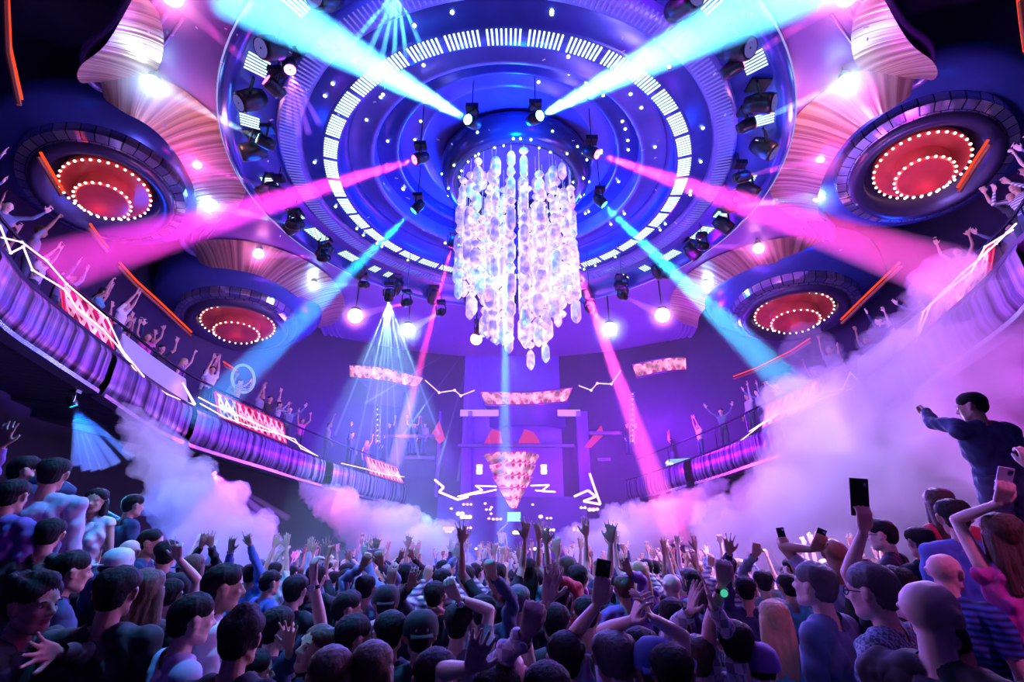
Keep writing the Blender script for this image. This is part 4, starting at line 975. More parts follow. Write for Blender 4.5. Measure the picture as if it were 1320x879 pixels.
    for k, e in ((0, -1), (1, 1)):
        S = V((e*sh*sx, -.01, 1.405))+ln(1.405)
        if arms[k] is None:
            T = V((e*.26, .1, .9)); hint = V((e*.3, -1, 0)); pose = poses[k]
        else:
            T = Ri @ ((Vector(arms[k])-loc)/s); hint = V((e*.6, .7, -.4)) if T.z > 1.45 else V((e*1.0, -.2, -.8)); pose = poses[k]
            if T.z > 1.3: S = S + V((-e*.01, .01, .045))
        E, Wp = ik(S, T, .285, .255, hint)
        fa = (Wp-E).normalized(); up = 'shirt'; fo = 'shirt' if sleeve == 'long' else 'skin'
        mid = S.lerp(E, .62)
        P.cap(S, .052*w, mid, .045*w, 'shirt' if sleeve != 'none' else 'skin'); P.cap(mid, .045*w, E, .037*w, 'shirt' if sleeve == 'long' else 'skin')
        P.cap(E, .038*w, E.lerp(Wp, .35), .038*w, fo); P.cap(E.lerp(Wp, .35), .038*w, Wp, .025*w, fo)
        P.cap(Wp-fa*.03, .024, Wp+fa*.012, .024, 'skin')
        nr = V((0, 1, .1)) if palm[k] is None else Ri @ Vector(palm[k])
        if arms[k] is None: nr = V((-e, 0, 0))
        ha = fa
        if arms[k] is not None and T.z > 1.55 and pose != 'point': ha = (fa+V((e*.05, 0, .9))).normalized()
        if abs(nr.dot(fa)) > .9: nr = V((0, .2, 1)) if fa.y > .5 else V((0, 1, 0))
        hand_prims(P, Wp+fa*.02, ha, nr, pose, 1.08 if vox < .012 else 1.25, -1 if e > 0 else 1); wrists.append((Wp, ha, nr))
    if dress:
        for k in range(7):
            z = 1.0-k*.07; r = .13+.012*k
            for q in range(6): a = q*PI/3; P.cap(V((math.cos(a)*r*.55, math.sin(a)*r*.4, z)), .075, V((math.cos(a)*r*.6, math.sin(a)*r*.45, z-.07)), .075, 'shirt')
    mb = MB()
    for (a, ra, b, rb, t, sy) in P.p: cap_mesh(mb, a, ra, b, rb)
    me = remesh(mb, vox)
    n = len(me.polygons); cen = np.empty(n*3); me.polygons.foreach_get('center', cen); cen = cen.reshape(-1, 3)
    nv = len(me.vertices); co = np.empty(nv*3); me.vertices.foreach_get('co', co); co = co.reshape(-1, 3)
    best = np.full(n, 1e9); tg = np.zeros(n, int); names = ['skin', 'shirt', 'pants', 'shoe', 'lip']
    for (a, ra, b, rb, t, sy) in P.p:
        d = b-a; L2 = max(1e-9, d@d); tt = np.clip(((cen-a)@d)/L2, 0, 1); ds = np.linalg.norm(cen-(a+tt[:, None]*d), axis=1)-(ra+(rb-ra)*tt)
        m = ds < best; best[m] = ds[m]; tg[m] = names.index(t)
    rt = empty(name, loc, label, 'person', group); rt.rotation_euler = (0, 0, yaw); rt.scale = (s, s, s)
    hide = (tg == 1) | (tg == 2)
    sk = SKINS[skin]
    if vox > .014:                       # far figures: body and clothing regions on one skin, hair apart
        me.materials.append(sk); me.materials.append(CL_[shirt]); me.materials.append(CL_[pants]); me.materials.append(M_black); me.materials.append(M_lip)
        me.polygons.foreach_set('material_index', tg.astype(np.int32)); me.polygons.foreach_set('use_smooth', [True]*n)
        bo = bpy.data.objects.new('body', me); COL.objects.link(bo); bo.parent = rt
    else:
        me.materials.append(sk); me.materials.append(M_lip); me.polygons.foreach_set('material_index', (tg == 4).astype(np.int32)); me.polygons.foreach_set('use_smooth', [True]*n)
        bo = bpy.data.objects.new('body', me); COL.objects.link(bo); bo.parent = rt
        nrm = np.empty(nv*3); me.vertices.foreach_get('normal', nrm); nrm = nrm.reshape(-1, 3)
        loops = [tuple(p.vertices) for p in me.polygons]
        rng = np.random.RandomState(int(abs(loc.x*1000)) % 9999)
        ph = rng.rand(6)*6
        for ti, nm, mt, off in ((1, ('dress' if dress else 'shirt'), CL_[shirt], .013), (2, 'trousers', CL_[pants], .01), (3, 'shoes', M_black, .004)):
            idx_ = np.nonzero(tg == ti)[0]
            if len(idx_) < 20 or (ti == 3 and not legs) or (dress and ti == 2): continue
            fs = [loops[i] for i in idx_]; used = np.unique(np.concatenate([np.array(f) for f in fs])); mp = {int(v): k for k, v in enumerate(used)}
            c = co[used]
            fold = .006*np.sin(c[:, 2]*38+ph[0]+5*np.sin(c[:, 0]*14+ph[1]))+.004*np.sin(c[:, 0]*60+c[:, 2]*40+ph[2])+.003*np.sin(c[:, 1]*70-c[:, 2]*55+ph[3])
            c = c+nrm[used]*(off+np.maximum(fold, -.006))[:, None]
            m2 = bpy.data.meshes.new(nm); m2.from_pydata(c.tolist(), [], [tuple(mp[v] for v in f) for f in fs]); m2.materials.append(mt)
            m2.polygons.foreach_set('use_smooth', [True]*len(m2.polygons))
            o2 = bpy.data.objects.new(nm, m2); COL.objects.link(o2); o2.parent = rt
    # hair
    hv = max(vox, .008); hb = MB(); HM = HAIRM.get(hair)
    def hcap(a, ra, b, rb): cap_mesh(hb, a, ra, b, rb, n=12)
    if hstyle != 'bald':
        hcap(hp(0, -.03, .045), .087, hp(0, .005, .055), .083); hcap(hp(0, -.04, .0), .072, hp(0, -.04, .04), .08)
        for e in (-1, 1): hcap(hp(e*.03, -.02, .06), .07, hp(e*.03, .02, .06), .062); hcap(hp(e*.066, -.01, .02), .022, hp(e*.068, .005, -.0), .014)
        if hstyle in ('tall', 'curly'): hcap(hp(0, -.01, .1), .065, hp(0, .04, .105), .05)
        if hstyle == 'curly':
            rr = random.Random(5)
            for _ in range(40): a = rr.uniform(0, 2*PI); zz = rr.uniform(0, .13); q = hp(math.cos(a)*.085, -.03+math.sin(a)*.085 if math.sin(a) < .3 else .0, zz); hcap(q, .022, q+V((0, 0, .01)), .02)
        if hstyle in ('long', 'bun'):
            if hstyle == 'long':
                for e in (-1, -.33, .33, 1):
                    hcap(hp(e*.06, -.045, .0), .045, hp(e*.07, -.075, -.14), .042); hcap(hp(e*.07, -.075, -.14), .042, hp(e*.065, -.095, -.3), .03)
                for e in (-1, 1): hcap(hp(e*.078, -.01, .02), .026, hp(e*.088, -.005, -.12), .026)
            else: hcap(hp(0, -.1, .09), .04, hp(0, -.11, .1), .035)
        hm = remesh(hb, hv, 1 if hstyle != 'curly' else 0); hm.materials.append(HM); hm.polygons.foreach_set('use_smooth', [True]*len(hm.polygons))
        if vox <= .014:
            k = len(hm.vertices); c = np.empty(k*3); hm.vertices.foreach_get('co', c); c = c.reshape(-1, 3); nn = np.empty(k*3); hm.vertices.foreach_get('normal', nn); nn = nn.reshape(-1, 3)
            ang = np.arctan2(c[:, 0], c[:, 1]-.0); c = c+nn*(.0025*np.sin(ang*46+np.sin(c[:, 2]*30)*1.2))[:, None]; hm.vertices.foreach_set('co', c.ravel()); hm.update()
        ho = bpy.data.objects.new('hair', hm); COL.objects.link(ho); ho.parent = rt
    if beard:
        hb = MB(); hcap(hp(0, .05, -.085), .045, hp(0, .062, -.095), .038)
        for e in (-1, 1): hcap(hp(e*.058, .01, -.045), .03, hp(e*.03, .055, -.085), .034)
        hm = remesh(hb, hv, 1); hm.materials.append(HAIRM['black']); ho = bpy.data.objects.new('beard', hm); COL.objects.link(ho); ho.parent = rt
    if cap_:
        b = MB(); vs = []
        q = H; c0 = hp(0, -.015, .05)
        prof = [(.108, -.025), (.107, .02), (.095, .065), (.06, .095), (.002, .105)]
        b.lathe(prof, c0, 28, axis=H); b.box(hp(0, .115 if cap_[1] else -.125, .035), (.13, .08, .008), H @ Matrix.Rotation(-.15 if cap_[1] else .15, 3, 'X'))
        o2 = b.build('cap', CL_[cap_[0]]); o2.parent = rt; o2.data.polygons.foreach_set('use_smooth', [True]*len(o2.data.polygons))
        if len(cap_) > 2:
            b = MB()
            for kx in range(5): b.box(hp(-.032+.016*kx, -.116, .062), (.011, .004, .014+.004*(kx % 2)), H)
            o3 = b.build('cap_patch', CL_['white']); o3.parent = o2
    if face and vox <= .01:
        for e in (-1, 1):
            b = MB(); b.ell(hp(e*.033, .077, .004), (.014, .009, .009), 10, 6, H); o2 = b.build('eye', M_eye, smooth=True); o2.parent = rt
            b = MB(); b.ell(hp(e*.033, .085, .004), (.006, .003, .006), 8, 5, H); o3 = b.build('iris', M_black); o3.parent = o2
            b = MB(); b.box(hp(e*.034, .091, .024), (.034, .006, .006), H); o3 = b.build('eyebrow', HAIRM['black' if hair not in HAIRM else hair]); o3.parent = rt
    if glasses:
        b = MB()
        for e in (-1, 1):
            b.tube([hp(e*.034+math.cos(t)*.024, .1, .004+math.sin(t)*.018) for t in [2*PI*k/14 for k in range(14)]], .003, 5, closed=True); b.tube([hp(e*.058, .098, .008), hp(e*.09, -.005, .012)], .003, 5)
        b.tube([hp(-.01, .104, .006), hp(.01, .104, .006)], .003, 5); o2 = b.build('eyeglasses', M_black); o2.parent = rt
    W = []
    for (wp, fa, nr) in wrists: W.append((loc+R @ (wp*s), R @ fa, R @ nr))
    rt['_s'] = s; return rt, W
def phone(c, axis, nrm, lab, lit=False, big=1.0):
    axis = axis.normalized(); nrm = (nrm-axis*nrm.dot(axis)).normalized(); x = axis.cross(nrm); q = Matrix((x, nrm, axis)).transposed()
    rt = root('smartphone', c, lab, 'phone', 'phones held over the crowd')
    b = MB(); b.box(c, (.072*big, .009, .146*big), q); o = b.build('case', pbr('pale_case', (.75, .85, .9), .3) if lit else M_black, rt)
    m = o.modifiers.new('b', 'BEVEL'); m.width = .003; m.segments = 2
    b = MB(); b.box(c-nrm*.0055, (.066*big, .001, .136*big), q); b.build('screen', emis('phone_screen_lit', (.4, .6, 1), 1.2) if lit else pbr('phone_glass', (.02, .02, .03), .08), rt)
    b = MB(); b.box(c+nrm*.006+x*.02*big+axis*.05*big, (.02, .003, .02), q); b.build('camera_bump', M_chrome, rt)
    return rt
def watch(rt, W, k, dial):
    wp, fa, nr = W[k]; s = rt.scale[0]; R = Matrix.Rotation(-rt.rotation_euler[2], 3, 'Z')
    c = R @ (wp-rt.location)/s; f = R @ fa; q = f.to_track_quat('Z', 'Y').to_matrix()
    b = MB(); b.lathe([(.031, -.011), (.036, -.011), (.036, .011), (.031, .011), (.031, -.011)], c-f*.02, 20, axis=q); o = b.build('watch_strap', M_black); o.parent = rt
    bk = R @ Vector((0, -1, 0)); bk = (bk-f*bk.dot(f)).normalized(); q2 = bk.to_track_quat('Z', 'Y').to_matrix()
    b = MB(); b.lathe([(.001, .0), (.019, .0), (.021, .004), (.019, .009), (.001, .009)], c-f*.02+bk*.033, 20, axis=q2); o2 = b.build('watch_dial', dial, smooth=True); o2.parent = o
def place(px, py, hpx, s0=1.0, hz=1.63):
    """where somebody whose head centre shows at px,py with a head hpx pixels tall stands"""
    d0 = FPX*.235/hpx; best = None
    for k in range(-30, 31):
        d = d0*(1+k*.012); p = at_d(px, py, d); f = floor_h(p.x, p.y); s = (p.z-f)/hz
        cost = abs(s-s0)*3+abs(k)*.012
        if best is None or cost < best[0]: best = (cost, p, f, s, d)
    _, p, f, s, d = best
    return Vector((p.x, p.y, f)), s, d
HEROES = []; _RT = {}; M_dw = pbr('dial_white', (.7, .75, .9), .3); M_dg = emis('dial_green', (.1, .9, .6), .6)
taken = []
def hero(px, py, hpx, yaw, label, L=None, R=None, lp='open', rp='open', dL=0, dR=0, s0=1.0, hz=None, **kw):
    hd = kw.get('head', (0, 0)); loc, s, d = place(px, py, hpx, s0)
    arms = [None, None]
    for k, (a, dd) in enumerate(((L, dL), (R, dR))):
        if a is not None: arms[k] = at_d(a[0], a[1], d+dd)
    v = (.0066 if (L or R) else .0085) if d < 3.2 else .0105
    rt, W = person('person', loc, math.radians(yaw)-math.atan2(loc.x, loc.y)*.9, s, tuple(arms), (lp if L else 'relax', rp if R else 'relax'), vox=v, label=label, **kw)
    taken.append((loc.x, loc.y)); HEROES.append((label, d, s)); print('HERO', label[:40], round(d, 2), round(s, 2)); rt.update_tag(); _RT[id(W)] = rt; return rt, W, s
# ---- bottom left
hero(35, 780, 62, -130, 'person with dark curly hair, face half lit, hand raised at the bottom left corner', R=None, L=(76, 842), dL=-.15, lp='spread', hair='black', hstyle='curly', shirt='dark', skin=0)
hero(84, 738, 48, -75, 'man in a dark suit with a pale collar looking right at the left', hair='black', shirt='navy', hstyle='short')
hero(146, 766, 58, -20, 'broad man in black seen from behind, darkest figure at the lower left', hair='black', shirt='dark', sx=1.1)
hero(66, 612, 36, -15, 'man in a loose white shirt seen from behind on the left terrace', hair='black', shirt='lav', sx=1.08, pants='jean')
hero(27, 608, 32, -80, 'man in a dark suit with white collar at the left edge, mouth at a microphone', R=(44, 618), rp='fist', hair='black', shirt='navy')
hero(124, 646, 29, 165, 'woman with long dark hair and white top facing the camera on the left terrace', hair='black', hstyle='long', shirt='white', female=True, sleeve='none')
hero(168, 652, 27, -60, 'man in a dark jacket leaning with one arm out on the left terrace', L=(148, 672), lp='relax', hair='black', shirt='navy')
hero(190, 700, 30, -100, 'person in a blue-black jacket bent over below the terrace, back to the smoke', hair='black', shirt='navy')
hero(12, 640, 40, -30, 'person cut by the left edge in dark clothes with a hand up', L=(8, 560), lp='open', shirt='purple', hair='black')
hero(62, 690, 42, 0, 'dark round head directly below the white-shirted man', shirt='dark', hair='black')
hero(240, 800, 60, -70, 'man in a pale lavender shirt looking right at the lower left', hair='black', shirt='lav', sleeve='long', skin=1)
hero(306, 826, 68, -25, 'man with thick dark hair seen from behind at the bottom, left of the spread hand', hair='black', hstyle='tall', shirt='dark')
hero(277, 832, 42, -160, 'smiling face peeking between two dark heads at the lower left', hair='black', shirt='dark', skin=1, female=True)
hero(281, 758, 46, -80, 'man with a white shirt collar looking right, above the lavender shirt man', hair='black', shirt='white', skin=0)
hero(184, 764, 42, 10, 'woman with long brown hair from behind at the left', hair='brown', hstyle='long', shirt='dark', female=True)
hero(216, 768, 40, -10, 'dark-haired person holding up two fingers beside the smoke on the left', R=(232, 722), rp='peace', sleeve='short', shirt='purple', hair='black', skin=1)
hero(248, 732, 30, 0, 'woman with long pinkish-brown hair near the left smoke plume', hair='brown', hstyle='long', shirt='teal', female=True)
hero(164, 712, 32, -15, 'bald person whose head shines pink on the left', hstyle='bald', hair='black', shirt='navy', skin=1)
hero(147, 732, 30, -80, 'person in a white cap below the terrace steps', hair='black', shirt='dark', cap_=('white', False))
hero(213, 716, 26, 0, 'small dark head at the foot of the left smoke plume', shirt='dark')
hero(268, 742, 26, 0, 'person with both hands spread wide in front of the left smoke plume', L=(258, 706), R=(272, 704), lp='spread', rp='spread', shirt='dark', hair='black')
hero(322, 742, 26, -30, 'person in a blue sleeve pointing up right beside the left plume', R=(322, 700), rp='point', L=(297, 712), lp='open', shirt='blue')
# ---- centre left
hero(345, 752, 28, -60, 'small dark head left of the man holding up a glass', shirt='blue')
_, Wa, _ = hero(352, 812, 50, -60, 'man in profile raising a thick arm with a watch on its wrist', R=(405, 752), rp='hold', shirt='navy', sleeve='short', skin=1)
hero(322, 868, 60, -85, 'face in profile at the bottom edge beside the spread hand', shirt='dark', L=(372, 838), lp='spread', dL=.1, sleeve='short', palm=((0, -1, .1), None))
hero(413, 836, 44, 120, 'woman with brown hair tipping her head back to the left at the bottom', hair='brown', hstyle='long', shirt='teal', female=True, head=(0, .35))
hero(450, 824, 54, -60, 'dark-haired man looking right at the bottom, left of the black cap', shirt='purple', skin=0)
hero(443, 786, 40, -75, 'man with short dark hair looking right above the bottom row', shirt='lav')
hero(497, 780, 36, 0, 'man in a light-rimmed black beanie seen from behind', shirt='dark', cap_=('dark', False))
hero(502, 818, 46, 0, 'round dark head left of the black cap', shirt='dark')
hero(542, 822, 50, 5, 'man in a black snapback cap with a pale patch, seen from behind', shirt='dark', cap_=('dark', False, 1))
hero(478, 868, 58, 0, 'head with magenta-lit hair at the bottom edge', hair='brown', hstyle='long', shirt='dark', female=True)
hero(424, 876, 52, 0, 'brown-haired head at the bottom edge beside the magenta-lit one', hair='brown', hstyle='long', shirt='dark', female=True)
hero(560, 880, 62, 0, 'dark head at the bottom edge under the black cap', hair='black', shirt='dark')
hero(560, 770, 30, -10, 'person in a dark sleeve bending a hand over the heads at the centre left', L=(527, 757), lp='relax', R=(572, 790), shirt='dark')
_, W480, _ = hero(470, 760, 27, 0, 'person in a pale blue shirt filming with both hands above the centre left', L=(465, 732), R=(493, 730), lp='hold', rp='hold', shirt='denim')
hero(446, 744, 20, 0, 'person with one glowing white hand spread above the heads', R=(452, 722), rp='spread', shirt='white', skin=1)
_, Wb, _ = hero(590, 806, 36, -20, 'man in a grey shirt lifting a glass with a watch on his wrist', R=(592, 772), rp='hold', shirt='grey', sleeve='short', skin=1)
hero(622, 792, 30, 0, 'man in a dark blue hooded top with one arm straight up', R=(638, 745), rp='fist', shirt='navy')
hero(655, 872, 60, 20, 'blurred bald head at the bottom edge by the watch fist', hstyle='bald', shirt='dark', skin=1)
hero(640, 905, 60, -10, 'hand thrust up with fingers together at the bottom centre', L=(604, 862), lp='open', shirt='white', sleeve='short', skin=1)
hero(523, 742, 20, 0, 'small figure with both arms high left of the stage', L=(514, 722), R=(533, 720), shirt='dark')
# ---- centre right
_, Wc, _ = hero(706, 902, 60, 0, 'person in a plaid shirt making a fist with a white-faced watch', L=(676, 820), lp='fist', shirt='plaid', sleeve='long', skin=1)
hero(730, 852, 52, 0, 'person holding a bare arm with a bracelet straight up at the bottom centre', L=(703, 778), lp='relax', sleeve='none', shirt='blue', skin=1, hair='black')
hero(668, 776, 28, 0, 'small head with lilac hair right of the blue hooded man', hair='grey', shirt='dark')
hero(720, 772, 26, 0, 'person in a bright red top in the middle of the crowd', shirt='red', R=(722, 748))
hero(716, 806, 38, 0, 'round dark head below the red top', shirt='dark')
_, W765, _ = hero(798, 852, 52, 0, 'person raising a phone on a long bare arm right of the centre', L=(768, 782), lp='hold', sleeve='short', shirt='lav', skin=1, hair='grey')
hero(757, 794, 40, 0, 'dark-haired man in front of the raised phone', shirt='purple', hair='black')
hero(828, 846, 46, 0, 'person clasping both bare hands overhead right of the centre', L=(813, 800), R=(843, 798), lp='relax', rp='relax', sleeve='short', shirt='lav', skin=1, palm=((1, 0, 0), (-1, 0, 0)))
hero(846, 866, 40, 0, 'person in a shiny blue knitted hat', shirt='dark', cap_=('blue', False))
hero(869, 798, 46, 0, 'woman with long black hair lit cyan on top', hair='black', hstyle='long', shirt='dark', female=True)
hero(868, 872, 60, 0, 'large dark head at the bottom right of the clasped hands', shirt='dark', hair='black')
hero(901, 852, 56, 0, 'person in a white checked shirt clapping both hands high overhead', L=(888, 790), R=(920, 782), lp='open', rp='open', shirt='plaid', skin=1, palm=((1, .2, 0), (-1, .2, 0)), hair='brown')
_, We, _ = hero(950, 834, 50, 0, 'person raising a fist with a green-faced watch', L=(930, 756), lp='fist', shirt='plaid', skin=1, sleeve='short')
hero(982, 866, 60, 0, 'big head with a purple cap crown at the bottom', shirt='dark', cap_=('purple', True))
hero(962, 762, 28, 0, 'person in a dark top with an open hand stretched up before the smoke', L=(940, 708), lp='spread', shirt='navy', hair='black')
hero(985, 752, 28, 0, 'person holding something up before the smoke', L=(972, 718), lp='hold', shirt='grey')
hero(1000, 800, 40, 0, 'blonde woman seen from behind at the right of the centre', hair='blond', hstyle='long', shirt='teal', female=True)
hero(788, 850, 40, 0, 'head with glittering blue-lit hair at the bottom', hair='grey', shirt='teal')
hero(805, 760, 26, 10, 'person with brown hair behind the clasped hands', hair='brown', shirt='purple', R=(812, 738))
hero(868, 756, 28, 30, 'bald pink-lit head behind the clapping hands', hstyle='bald', shirt='navy', skin=1)
# ---- right
_, W1005, _ = hero(1018, 758, 36, 15, 'dark-haired man lifting a phone before the smoke', R=(1013, 706), rp='hold', shirt='teal', sleeve='short', skin=0, hair='black')
_, W1057, _ = hero(1078, 714, 33, 0, 'man with a shaved dark head seen from behind by the smoke', L=(1046, 708), lp='hold', hstyle='bald', shirt='lav', skin=2, sleeve='short')
hero(1056, 756, 44, 60, 'man in a denim shirt looking up to the left', hair='grey', shirt='denim', head=(0, .2), skin=1)
_, W1095, _ = hero(1142, 690, 37, 75, 'man in black glasses and dark shirt looking left in front of the smoke', hair='black', shirt='dark', skin=1, glasses=True)
hero(1133, 764, 62, 65, 'man with spectacles and a checked grey-blue shirt looking left', hair='grey', shirt='check', skin=1, sx=1.1, glasses=True, sleeve='short')
hero(1112, 738, 34, 50, 'pink-lit face between the denim and the checked shirt', hair='brown', shirt='dark', skin=1)

_, W1095, _ = hero(1162, 762, 44, 30, 'person behind the checked shirt reaching a bare arm up with a black tablet', L=(1112, 688), lp='hold', shirt='dark', sleeve='short', skin=1, hair='black')
hero(1196, 792, 80, -35, 'bald man in a black T-shirt seen from behind at the lower right', hstyle='bald', shirt='dark', skin=1, beard=True, sx=1.12, sleeve='short')
hero(1216, 738, 50, -30, 'bald man in a blue striped shirt behind the black T-shirt man', hstyle='bald', shirt='stripe', skin=1, sx=1.05, sleeve='short')
hero(1214, 650, 30, 20, 'woman with long red-lit hair behind the striped shirt', hair='brown', hstyle='long', shirt='red', female=True)
hero(1232, 668, 30, 10, 'person in a blue top close behind the pointing man', hair='black', shirt='blue')
hero(1190, 700, 34, 30, 'dark figure in the smoke left of the striped shirt man', hair='black', shirt='dark')
# pointing man standing on the banquette
loc = at_d(1256, 522, 4.0); BQ = 2.86
hs = (loc.z-BQ)/1.64
rt, Wp = person('person', (loc.x, loc.y, BQ), math.radians(0), hs, (at_d(1194, 532, 4.42), None), ('point', 'relax'), skin=0, hair='black', shirt='navy', pants='jean', vox=.009, sx=1.12,
       label='man in a dark navy jacket standing high on the right, arm stretched out pointing left', head=(math.radians(35), -.1))
taken.append((loc.x, loc.y))
M_sofa = pbr('banquette_leather', (.05, .03, .06), .35, bump=.2, bscale=20)
bq = root('banquette', (loc.x, loc.y, RT['z']), 'dark leather banquette the pointing man stands on', 'bench')
b = MB(); b.box((loc.x+.5, loc.y+.05, RT['z']+.05), (1.9, .7, .1)); b.build('plinth', M_black, bq)
b = MB(); b.box((loc.x+.5, loc.y+.05, (RT['z']+.1+BQ-.16)/2), (1.96, .8, BQ-.16-RT['z']-.1)); b.build('base', M_sofa, bq)
for k in range(2):
    b = MB(); b.box((loc.x+.02+.97*k, loc.y+.05, BQ-.08), (.95, .8, .155)); o = b.build('seat_cushion', M_sofa, bq); m = o.modifiers.new('b', 'BEVEL'); m.width = .04; m.segments = 3
# woman in the pink dress, arms up
_, Wd, sd = hero(1296, 690, 52, 15, 'woman with long brown hair in a bright pink dress raising both arms on the right', L=(1284, 650), R=(1330, 600), lp='hold', rp='hold', hair='brown', hstyle='long', shirt='pink', female=True, sleeve='none', dress=True, skin=1)
0 and hero(1326, 560, 40, 20, 'person in a white shirt cut by the right edge above the pink dress', shirt='white', hair='black', L=(1312, 596))
0 and hero(1322, 730, 54, 10, 'person in blue at the right edge behind the pink dress', shirt='blue', hair='black')
# held things
for W_, k_, dm in ((Wa, 1, M_dw), (Wb, 1, M_dw), (Wc, 0, M_dw), (We, 0, M_dg)): watch(_RT[id(W_)], W_, k_, dm)
def held(W, k=0, lab='', big=1.0, lit=False, up=.075):
    wp, fa, nr = W[k]; c = wp+fa*(.1+.02)*1.0+nr*.035+fa*up*.6; return phone(c, (fa+Vector((0, 0, .4))), nr*-1 if nr.y > 0 else nr, lab, lit, big)
held(W765, 0, 'dark phone held up on the long bare arm right of the centre', lit=False)
held(W1005, 1, 'dark phone held up before the smoke by the dark-haired man')
held(W1057, 0, 'small dark phone held up by the shaved-head man')
held(W1095, 0, 'large black tablet-sized phone held highest on the right', 1.45, up=.14)
held(Wd, 0, 'pale-cased phone held by the woman in the pink dress', 1.0, True)
wa, wb = W480[0][0], W480[1][0]; c = (wa+wb)/2+Vector((0, .05, .12)); phone(c, (wb-wa), Vector((0, -1, 0)), 'phone held sideways in both hands above the centre left', True)

# ---- prototypes for the packed floor and the balconies
PROTO = []
def V3(*a): return Vector(a)
spec = [
 ('with both arms flung high', (V3(-.33, .1, 1.92), V3(.33, .08, 1.94)), ('spread', 'spread'), 'dark', 'black', 'short', False, 'dark shirt', 'short'),
 ('with one arm raised', (None, V3(.25, .15, 1.98)), ('relax', 'open'), 'navy', 'black', 'short', False, 'navy shirt', 'long'),
 ('with the left arm raised', (V3(-.28, .12, 1.95), None), ('open', 'relax'), 'lav', 'brown', 'short', False, 'pale shirt', 'long'),
 ('clapping overhead', (V3(-.09, .2, 1.95), V3(.09, .2, 1.95)), ('open', 'open'), 'white', 'black', 'short', False, 'white shirt', 'short'),
 ('standing with arms down', (None, None), ('relax', 'relax'), 'dark', 'black', 'short', False, 'dark shirt', 'long'),
 ('and long hair, arms up', (V3(-.3, .1, 1.9), V3(.28, .12, 1.93)), ('spread', 'open'), 'pink', 'brown', 'long', True, 'pink top', 'none'),
 ('with long hair', (None, V3(.3, .25, 1.75)), ('relax', 'relax'), 'teal', 'black', 'long', True, 'teal top', 'none'),
 ('and long fair hair, arm up', (V3(-.22, .15, 1.95), None), ('point', 'relax'), 'purple', 'blond', 'long', True, 'purple top', 'none'),
 ('pumping a fist', (None, V3(.15, .2, 2.0)), ('relax', 'fist'), 'grey', 'brown', 'short', False, 'grey shirt', 'short'),
 ('and cap, arm raised', (V3(-.2, .2, 1.96), None), ('fist', 'relax'), 'blue', 'black', 'short', False, 'blue shirt', 'short'),
 ('holding hands wide apart', (V3(-.5, .25, 1.75), V3(.5, .25, 1.78)), ('open', 'open'), 'denim', 'black', 'short', False, 'denim shirt', 'long'),
 ('with hands before the face', (V3(-.14, .35, 1.6), V3(.14, .35, 1.6)), ('hold', 'hold'), 'bw', 'black', 'short', False, 'striped shirt', 'long'),
]
def mkproto(v, idxs):
    out = []
    for i in idxs:
        d, arms, poses, sh, ha, hs_, fem, shn, sl_ = spec[i]
        rt, _ = person('person', (0, 0, 0), 0, 1.0, arms, poses, skin=i % 3 if i % 3 != 2 or i == 8 else 0, hair=ha, hstyle=hs_, shirt=sh, sleeve=sl_, female=fem, vox=v, cap_=('dark', False) if i == 9 else None, face=v < .02)
        out.append((rt, d, shn))
    return out
NEARP = mkproto(.0125, range(12)); FARP = mkproto(.019, range(12))
used = set()
def put(pool, i, loc, yaw, s, where, group):
    rt, d, shn = pool[i]
    if id(rt) not in used: used.add(id(rt)); o = rt
    else: o = copy_tree(rt)
    o.location = loc; o.rotation_euler = (0, 0, yaw); o.scale = (s, s, s)
    o['label'] = 'person in %s %s, %s' % (shn, d, where); o['group'] = group
    return o
rnd = random.Random(77); NF = 0
rows = []
y = 4.6
while y < 22.2:
    rows.append(y); y += .62+.022*(y-4)*1.6
for ri, y in enumerate(rows):
    hw = min(7.6 - max(0, (y-16))*.35, 1.12*y+.3); stp = .62+.028*(y-4)
    x = -hw+rnd.uniform(0, .4)
    while x < hw:
        px_, py_ = x+rnd.uniform(-.14, .14), y+rnd.uniform(-.18, .18); x += stp
        if y < 9 and (px_ < LT['x']-.0 and py_ < LT['y1']+.3) : pass
        if y < 8 and px_ > 3.0+.1*(y-4.6): continue
        if y < 7.5 and px_ < -3.0: continue
        if any((px_-a)**2+(py_-b)**2 < .16 for a, b in taken): continue
        near = y < 9.5; i = rnd.randrange(12)
        if y < 8.5 and rnd.random() < .6: i = rnd.choice([4, 4, 6, 11])
        if y > 12 and i in (4, 6): i = rnd.choice([0, 3, 5, 10])
        if NF > 214: continue
        NF += 1; taken.append((px_, py_))
        zone = 'in the nearer crowd' if y < 7.5 else ('on the mid dance floor' if y < 13 else 'far off near the stage')
        put(NEARP if near else FARP, i, (px_, py_, floor_h(px_, py_)), rnd.uniform(-.45, .45)+ .12*px_*.3, rnd.uniform(.94, 1.06), zone, 'dance floor crowd, kind %s' % zone.split()[-1] if False else 'dance floor crowd '+zone)
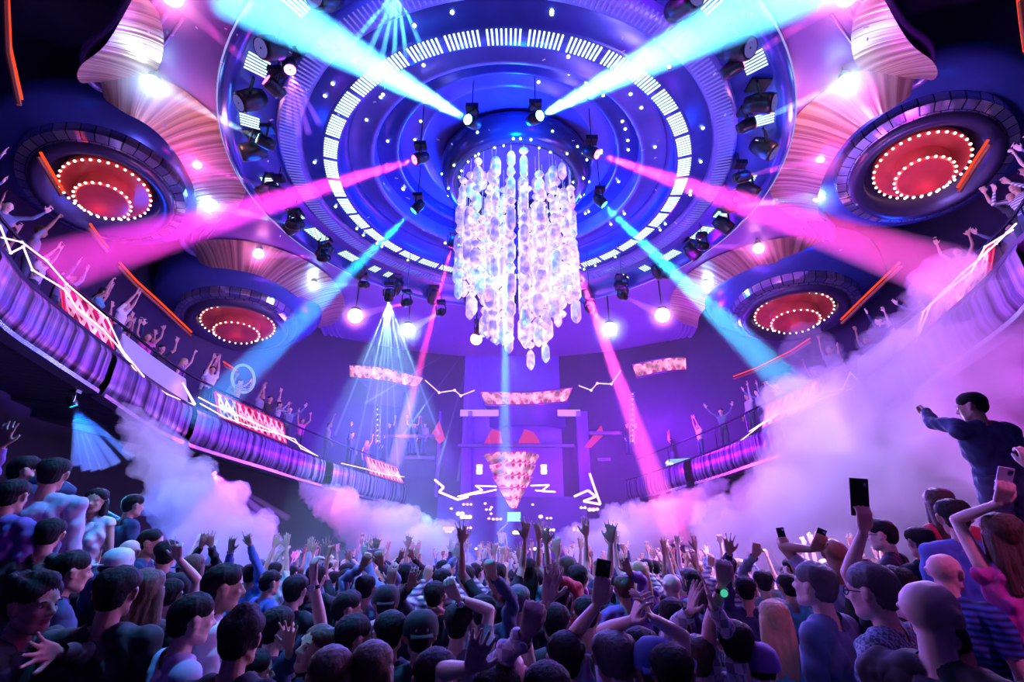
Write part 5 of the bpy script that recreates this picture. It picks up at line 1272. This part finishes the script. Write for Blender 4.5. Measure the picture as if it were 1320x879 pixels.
# balcony guests
def guests(side, path, i0, i1, n, offs, where):
    for k in range(n):
        i = i0+int((i1-i0)*(k+rnd.random()*.7)/n); q = path[i]; nn = outn(path, i); o_ = rnd.choice(offs)+rnd.uniform(-.1, .1)
        p = q+nn*o_+Vector((0, 0, .1)); yaw = math.atan2(nn.x, -nn.y)+PI*0
        f = -nn; yaw = math.atan2(-f.x, f.y)+rnd.uniform(-.7, .7)
        put(FARP, rnd.choice([0, 1, 2, 3, 5, 5, 6, 7, 8, 10, 11, 3]), p, yaw, rnd.uniform(.95, 1.05), where, 'guests '+where)
n_ = len(CL)-1
guests('l', CL, 3, 26, 14, [.95, 1.5, 2.2], 'near end of the left balcony')
guests('l', CL, 27, 58, 17, [.95, 1.4, 2.1], 'middle of the left balcony')
guests('l', CL, 60, 96, 15, [.95, 1.6], 'far part of the left balcony')
guests('r', CR, 3, 26, 14, [.95, 1.5, 2.2], 'near end of the right balcony')
guests('r', CR, 30, 90, 16, [.95, 1.6], 'far part of the right balcony')
# gallery guests on the far wall
for k in range(8):
    x = rnd.choice([rnd.uniform(440, 560), rnd.uniform(770, 900)]); p = at_y(x, 586, 25.6); put(FARP, rnd.choice([0, 3, 4, 8]), (p.x, 25.75, p.z), PI+rnd.uniform(-.5, .5), 1.0, 'on the far gallery', 'guests on the far gallery')
for rt, _, _ in NEARP+FARP:
    if id(rt) not in used:
        for c_ in list(rt.children): bpy.data.objects.remove(c_)
        bpy.data.objects.remove(rt)
# DJ behind the booth
a = at_y(652, 668, 24.3); person('person', (a.x-.2, 24.35, 1.2), PI, 1.0, (None, V3(a.x+.1, 24.2, 3.1)), ('relax', 'open'), hair='black', shirt='white', vox=.019, face=False, label='DJ in a pale shirt standing behind the booth on the stage')
for k, (px_, l_) in enumerate(((634, 'left'), (668, 'right'))):
    a = at_y(px_, 690, 22.8)
# ------------------------------------------------------------------ confetti
rnd = random.Random(31); Mc = pbr('confetti_paper', (.85, .85, 1), .4, emit=None)
cf = None
for k in range(70):
    px_, py_ = rnd.uniform(180, 1120), rnd.uniform(5, 330)
    p = at_d(px_, py_, rnd.uniform(4.5, 9)); q = Matrix.Rotation(rnd.uniform(0, PI), 3, 'Z') @ Matrix.Rotation(rnd.uniform(-.8, .8), 3, 'X')
    if cf is None:
        b = MB(); b.box((0, 0, 0), (.045, .02, .0015)); b.box((.0, .0, .001), (.02, .0202, .001)); cf = b.build('confetti_flake', Mc); o = cf
    else: o = cf.copy(); COL.objects.link(o)
    o.location = p; o.rotation_euler = q.to_euler(); tag(o, 'scrap of pale confetti fluttering in the air below the ceiling', 'confetti', 'falling confetti')
for o in bpy.data.objects:
    if '_s' in o: del o['_s']
clean_props()
